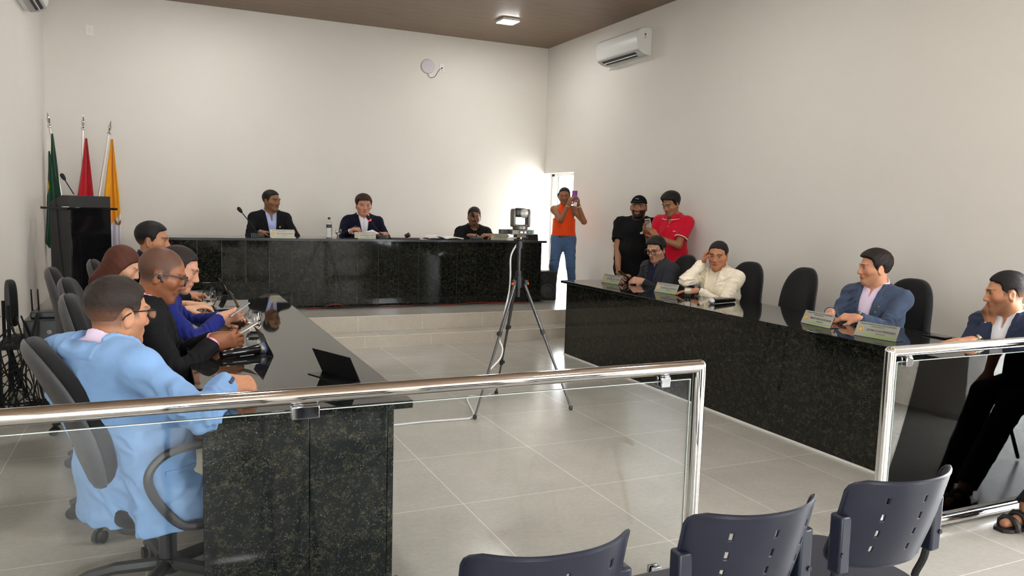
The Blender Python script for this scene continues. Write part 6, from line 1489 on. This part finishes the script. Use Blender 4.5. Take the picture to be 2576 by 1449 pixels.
# swoosh on the cap and three slanted bars on the shirt
mk = MB(); R_ = p.hd
sw = [(-0.024, 0.003), (-0.019, -0.004), (-0.010, -0.006), (0.004, -0.002), (0.026, 0.008), (0.004, 0.003), (-0.008, 0.001), (-0.016, 0.0)]
mk.prism([(a, b) for a, b in sw], p.hp(0.0905, -0.006, 0.088), -R_[1], nrm(R_[2] - 0.5 * R_[0]), R_[0] * 0.006); mk.build('swoosh_mark', WHITE, ko, world=False).matrix_parent_inverse = Matrix.Identity(4)
def on_front(F, o, d, lo=0.0, hi=0.5):
    for _ in range(40):
        m_ = (lo + hi) / 2
        if F.ev((o + d * m_)[None])[0] < 0: lo = m_
        else: hi = m_
    return o + d * hi
mk = MB(); C_ = p.ch; o_ = on_front(p.teeF, p.N - C_[2] * 0.14 + C_[1] * 0.075, C_[0])
for k in range(3):
    x = 0.016 * k; hgt = 0.010 + 0.011 * k
    mk.prism([(x - 0.022, -0.016), (x - 0.010, -0.016), (x - 0.010 - 0.000, -0.016 + hgt), (x - 0.0225 + 0.0, -0.016 + hgt * 0.8)], o_ + C_[0] * 0.000, C_[1], C_[2], C_[0] * 0.005)
mk.build('chest_mark', WHITE, p.root, world=True)

p = cast['red'] = Person('young man in red polo shirt with white piping, standing with a phone', (5.288, 7.145, 0.927), DG(208), head=(DG(194), 0.30, 0.0), build=1.02, tall=1.0, h=0.0055, skin=srgb(158, 110, 78))
p.set_arm(-1, tuple(p.N + A(-0.335, 0.02, -0.185)), (0.1, 0.4, -1.2), D=(-0.35, -0.15, 0.85), N=(0.1, -0.9, 0.2), curl=[0.5, 0.6, 0.7, 0.8], thumb=(0.2, 0.4)); p.set_arm(1, tuple(p.N + A(-0.30, -0.13, -0.225)), (0.5, -0.5, -1.2), D=(-0.45, 0.30, 0.75), N=(-0.2, 0.9, 0.2), curl=[0.55, 0.6, 0.7, 0.8], thumb=(0.2, 0.4))
p.set_leg(1, (5.26, 7.04, 0.085)); p.set_leg(-1, (5.14, 7.26, 0.085)); p.footdir = {1: A(-0.8, -0.5, 0), -1: A(-0.9, -0.3, 0)}
p.body({'moustache': 0.5, 'goatee': 0.3, 'stubble': 0.15, 'hair': BLK, 'eye': 0.0038, 'brow': 0.0055}, bare_arm=True); p.hair(BLK, top=0.034, side=0.010, bias=(0.006, 0), fade=(-0.03, 0.01), seed=12)
p.tee(CL['red'], o=0.016, sleeve=0.72, hem=0.14, name='polo_shirt', seed=33, vneck=0.075)
c0 = p.N + p.ch[2] * 0.016; ax = nrm(p.hp(-0.02, 0, -0.06) - c0); EE = frame(p.ch[0] - ax * (p.ch[0] @ ax), ax)
def polo(P, dz=0.0, band=0.05, t=0.004):
    q = (P - c0) @ EE.T; r = np.hypot(q[:, 0], q[:, 1]); z = q[:, 2] + 0.10 * np.clip(-q[:, 0], -0.08, 0.1)
    d = np.abs(r - (0.080 + 0.85 * np.clip(0.040 - z, 0, 0.09))) - t; d = np.maximum(d, np.abs(z - 0.008 - dz) - band / 2)
    return np.maximum(d, np.where(q[:, 0] > 0, 0.010 + np.clip(0.03 - z, 0, 1) * 0.3 - np.abs(q[:, 1]), -1))
CF = Field(); CF.add(Pr(polo, c0, 0.14), 0); co = field_mesh('collar', CF, 0.005, CL['red'], p.root)
CF = Field(); CF.add(Pr(lambda P: polo(P, -0.024, 0.006, 0.006), c0, 0.14), 0); field_mesh('collar_piping', CF, 0.004, WHITE, co)
for sd in (1, -1):
    e, w = p.arm[sd]; S = p.sh[sd]; q = S + (e - S) * 0.72; ax = nrm(e - S); x, y, z = frame_from(ax); r_ = (0.062 + (0.056 - 0.062)) + 0.017
    MB().tube([q - ax * 0.006 + r_ * (x * math.cos(t) + y * math.sin(t)) for t in np.linspace(0, 2 * math.pi, 28, endpoint=False)], 0.0055, 6, closed=True).build('sleeve_piping', WHITE, p.root, smooth=True, world=True)
o_ = on_front(p.teeF, p.N - p.ch[2] * 0.15 + p.ch[1] * 0.075, p.ch[0]); MB().box(o_ + p.ch[0] * 0.002, (0.006, 0.032, 0.007), p.ch.T).build('chest_logo', WHITE, p.root, world=True)
o_ = on_front(p.teeF, p.N - p.ch[2] * 0.098, p.ch[0]); MB().sphere(o_, 0.006, 10, 6).build('shirt_button', WHITE, p.root, world=True)
p.trousers(CL['dark']); p.shoes(SHOE)

# --- right counter, farthest first
p = cast['grey'] = Person('man in charcoal blazer and round dark glasses looking down at a phone', (4.751, 6.549, 0.465), DG(188), lean=0.14, head=(DG(203), 0.26, 0.0), build=1.08, belly=1.15, h=0.0055, skin=srgb(196, 146, 120), hw=1.05, neckr=1.08)
p.set_arm(-1, (4.42, 6.70, 0.82), (0.3, 0.5, -1.2), D=(-0.9, -0.3, 0.05), N=(0, -0.6, -0.5), curl=[0.7, 0.8, 0.9, 0.9], thumb=(0.2, 0.3)); p.set_arm(1, (4.38, 6.38, 0.81), (0.4, -0.5, -1.2), D=(-0.7, 0.65, 0.05), N=(0.3, 0.6, -0.4), curl=[0.7, 0.8, 0.9, 0.9], thumb=(0.2, 0.3))
seat_legs(p, DG(180)); p.body({'stubble': 0.2, 'hair': BLK, 'browa': 0.95}); p.hair(BLK, top=0.022, side=0.010, bias=(0.008, 0), seed=5)
p.shirt(CL['darkshirt'], o=0.004, open_=0.022); p.blazer(CL['grey'], v=0.3, gap=0.05, seed=17, wr=0.0045); p.trousers(CL['dark']); p.shoes(SHOE); p.eyeglasses((0.015, 0.013, 0.012), w=0.025, hgt=0.021, r=0.0026)

p = cast['cream'] = Person('man in cream jacket resting his head on a raised hand', (4.699, 5.568, 0.460), DG(196), lean=0.08, side=0.05, head=(DG(217), 0.10, -0.05), build=1.1, belly=1.1, h=0.0055, skin=srgb(184, 126, 92), neckr=1.1)
p.set_arm(-1, tuple(p.hp(0.005, -0.125, -0.075)), (-0.7, 0.25, -1.3), D=(0.2, -0.22, 0.9), N=(0.6, -0.75, 0.1), curl=[0.75, 0.85, 0.95, 1.0], thumb=(0.3, 0.4)); p.set_arm(1, (4.33, 5.46, 0.815), (0.4, -0.5, -1.2), D=(-0.75, 0.6, -0.06), N=(0, 0, -1), curl=0.2, thumb=(0.1, 0.1))
seat_legs(p, DG(180)); p.body({'hair': BLK, 'brow': 0.0055, 'stubble': 0.12, 'eye': 0.004}); p.hair(BLK, top=0.010, side=0.004, fade=(-0.03, 0.012))
p.shirt(CL['cream'], o=0.006); p.blazer(CL['cream'], v=0.3, gap=0.05, seed=19, wr=0.006); p.trousers(CL['cream']); p.shoes(SHOE)

p = cast['plaid'] = Person('man in slate blue checked blazer with clasped hands, looking towards the stage', (4.738, 3.938, 0.474), DG(190), lean=-0.02, head=(DG(150), 0.02, 0.0), build=1.2, belly=1.2, h=0.005, skin=srgb(204, 146, 114), neckr=1.15, hw=1.02)
p.set_arm(-1, (4.31, 3.95, 0.83), (0.3, 0.6, -1.2), D=(-0.75, -0.5, -0.1), N=(0.2, -0.5, -0.8), curl=[0.7, 0.8, 0.9, 0.9], thumb=(0.2, 0.3)); p.set_arm(1, (4.33, 3.74, 0.82), (0.4, -0.45, -1.2), D=(-0.5, 0.8, -0.05), N=(0.35, 0.3, -0.8), curl=[0.6, 0.7, 0.8, 0.8], thumb=(0.2, 0.3))
seat_legs(p, DG(180)); p.body({'hair': srgb(32, 24, 20), 'stubble': 0.12}); p.hair(srgb(30, 22, 18), top=0.024, side=0.010, bias=(0.004, 0), amp=0.004, seed=15)
p.shirt(CL['lilac'], o=0.006, open_=0.022); p.blazer(CL['plaid'], v=0.27, gap=0.08, seed=23, wr=0.005); p.trousers(CL['dark']); p.shoes(SHOE)
for a, b in ((0.10, 0.115), (0.085, 0.155)): MB().sphere(on_front(p.jackF, p.N - p.ch[2] * b + p.ch[1] * a, p.ch[0]), A(.006, .006, .007), 10, 6).build('lapel_pin', mat('brass', (0.55, 0.4, 0.16), 0.35, 0.9), p.root, world=True)

p = cast['navy'] = Person('man in dark blue blazer at right edge of the picture, chin propped on his hand', (4.659, 2.879, 0.420), DG(180), lean=0.10, head=(DG(136), 0.10, 0.0), build=1.05, h=0.005, skin=srgb(192, 136, 102))
p.set_arm(-1, tuple(p.hp(0.075, -0.030, -0.185)), (-0.9, 0.35, -1.2), D=(-0.15, 0.35, 0.9), N=(0.7, -0.5, 0.2), curl=[0.9, 0.95, 1.0, 1.0], thumb=(0.3, 0.4)); p.set_arm(1, (4.36, 2.93, 0.80), (0.5, -0.6, -1.0), D=(-0.82, 0.42, -0.06), N=(0, 0, -1), curl=0.12, thumb=(0.05, 0.05), spread=0.10)
seat_legs(p, DG(180)); p.body({'hair': BLK, 'stubble': 0.4, 'crop': 0.6, 'croptone': 2.5}); p.hair(BLK, top=0.011, side=0.003, fade=(-0.04, 0.025))
p.shirt(CL['white'], o=0.006, open_=0.022); p.blazer(CL['slate'], v=0.28, gap=0.06, seed=27); p.trousers(CL['dark']); p.shoes(SHOE)

# wristwatches
for who, sd, m_, r_ in (('cream', 1, BLACKP, 0.033), ('plaid', 1, mat('dark_steel', (0.16, 0.16, 0.17), 0.25, 0.9), 0.034), ('navy', 1, mat('steel_gold', (0.62, 0.52, 0.38), 0.25, 0.9), 0.034)):
    p = cast[who]; e, w = p.arm[sd]; ax = nrm(w - e); x, y, z = frame_from(ax, A(0, 0, 1)); c = w - ax * 0.012
    b = MB().tube([c + r_ * (x * math.cos(t) + y * math.sin(t)) for t in np.linspace(0, 2 * math.pi, 24, endpoint=False)], 0.006, 6, closed=True).cyl(c + x * r_, c + x * (r_ + 0.012), 0.021, n=20); b.build('wristwatch', m_, p.root, smooth=True, world=True)

# ------------------------------------------------------------------ phones held by people, the sandalled visitor
def mid(p, sd, f=0.085, n=0.02): w, D, N = p.handop[sd][:3]; return w + nrm(D) * f + nrm(N) * n
def between(p, lift=A(0, 0, 0)): return (mid(p, 1) + mid(p, -1)) / 2 + lift
q = cast['bald']; phone('pale gold phone held by the bald man in black suit', between(q, A(0.045, 0.0, 0.03)), (0.78, 0.5, 0.36), (-0.40, 0.05, 0.9), mat('rose_gold', srgb(206, 178, 160), 0.3, 0.4))
q = cast['royal']; phone('silver phone held by the man in royal blue suit', mid(q, -1, 0.09, 0.02) + A(0.01, 0.0, 0.02), (0.72, 0.5, 0.42), (-0.42, 0.1, 0.9), mat('silver_case', (0.4, 0.42, 0.45), 0.25, 0.5))
q = cast['grey']; phone('black phone held by the man in charcoal blazer', between(q, A(-0.01, 0.06, 0.04)), (-0.75, 0.2, 0.6), (0.6, 0, 0.8), BLACKP)
q = cast['orange']; u = nrm(q.hd[0]); phone('purple phone raised by the woman in orange', between(q, A(0, 0, 0.035)), (0, 0, 1), -u, mat('purple_case', srgb(140, 60, 150), 0.4), cam=[(-0.02, 0.055), (-0.02, 0.035)])
q = cast['red']; phone('silver patterned phone held by the young man in red polo', between(q, A(-0.01, 0, 0.035)), (-0.25, 0.05, 1), (0.9, 0.35, 0.2), mat('clear_silver_case', (0.5, 0.5, 0.5), 0.25, 0.5), cam=[(-0.02, 0.055), (0.0, 0.055), (0.02, 0.055), (-0.02, 0.035)])
q = cast['chair']; phone('black phone in the raised hand of the speaking man', mid(q, -1, 0.07, 0.03) + A(0.0, -0.03, 0.0), (0.3, -0.1, 0.9), (0.1, 1, 0.1), BLACKP, L=0.11)
p = cast['visitor'] = Person('seated visitor in dark trousers and black sandals, only the feet showing', (4.75, 2.06, 0.52), math.pi, head=(math.pi * 0.75, 0, 0), h=0.008, skin=srgb(150, 104, 78))
p.set_arm(-1, (4.48, 2.22, 0.58), (0.3, 0.6, -1)); p.set_arm(1, (4.48, 1.93, 0.58), (0.3, -0.6, -1))
p.set_leg(-1, (3.885, 2.255, 0.105), knee=(4.30, 2.20, 0.50)); p.set_leg(1, (3.945, 2.11, 0.085), knee=(4.31, 2.03, 0.52)); p.footdir = {-1: A(-0.98, 0.1, 0.0), 1: A(-0.97, 0.2, 0)}
p.body({'hair': BLK}); p.hair(BLK, h=0.008); p.tee(CL['tee'], h=0.008); p.trousers(CL['dark'], h=0.007, hem=0.0)
for sd in (-1, 1):
    kn, an = p.leg[sd]; f = nrm(p.footdir[sd]); s_ = A(-f[1], f[0], 0); z = A(0, 0, 1); b = MB()
    P = [(-0.07, -0.036), (0.06, -0.044), (0.15, -0.046), (0.185, -0.025), (0.185, 0.025), (0.15, 0.046), (0.06, 0.044), (-0.07, 0.036)]
    b.prism(P, an - z * 0.105, f, s_, z * 0.018)
    for a, h_, r_ in ((0.115, 0.052, 0.016), (0.05, 0.068, 0.017)): b.tube([an + f * a + s_ * 0.046 * c - z * 0.098 + z * h_ * s2 for c, s2 in ((1, 0), (0.95, 0.55), (0.6, 0.92), (0, 1), (-0.6, 0.92), (-0.95, 0.55), (-1, 0))], r_, 8)
    b.tube([an + s_ * 0.040 + f * 0.03 - z * 0.06, an - f * 0.055 - z * 0.035, an - s_ * 0.040 + f * 0.03 - z * 0.06], 0.010, 8)
    b.build('sandal', SHOE, p.root, smooth=True, angle=0.6, world=True)
nv_copy('navy plastic chair under the sandalled visitor, outside the right edge', 5.02, 2.06, math.pi / 2)

# small details of the nearest people
p = cast['blue']; e, w = p.arm[-1]; ax = nrm(w - e); bcol = mat('slate_button', srgb(58, 66, 92), 0.35)
for k in range(3):
    c = w - ax * (0.028 + 0.016 * k); d = nrm(A(0.15, -1.0, 0.25) - ax * (ax @ A(0.15, -1.0, 0.25))); q = on_front(p.jackF, c, d, 0.0, 0.12); MB().cyl(q - d * 0.001, q + d * 0.004, 0.0075, n=14).build('sleeve_button', bcol, p.root, smooth=True, angle=0.6, world=True)
d = -p.pel[1]; c = p.hip + p.pel[2] * 0.055 + p.pel[0] * 0.02; P = []
for k in range(9):
    o_ = c + p.pel[0] * (-0.075 + 0.15 * k / 8) - p.pel[2] * 0.006 * k / 8; P.append(on_front(p.jackF, o_, d, 0.05, 0.45))
fl = [[q + d * 0.003 + p.pel[2] * t_ for q in P] for t_ in (0.008, 0.0, -0.009)]
MB().sheet(fl, 0.004).build('pocket_flap', CL['lightblue'], p.root, smooth=True, world=True)
p = cast['bald']; o_ = on_front(p.jackF, p.waist + p.mid[2] * 0.03 - p.mid[1] * 0.03, p.mid[0]); MB().sphere(o_, A(0.005, 0.010, 0.010), 12, 8).build('jacket_button', mat('dark_button', (0.03, 0.03, 0.035), 0.25), p.root, smooth=True, world=True)
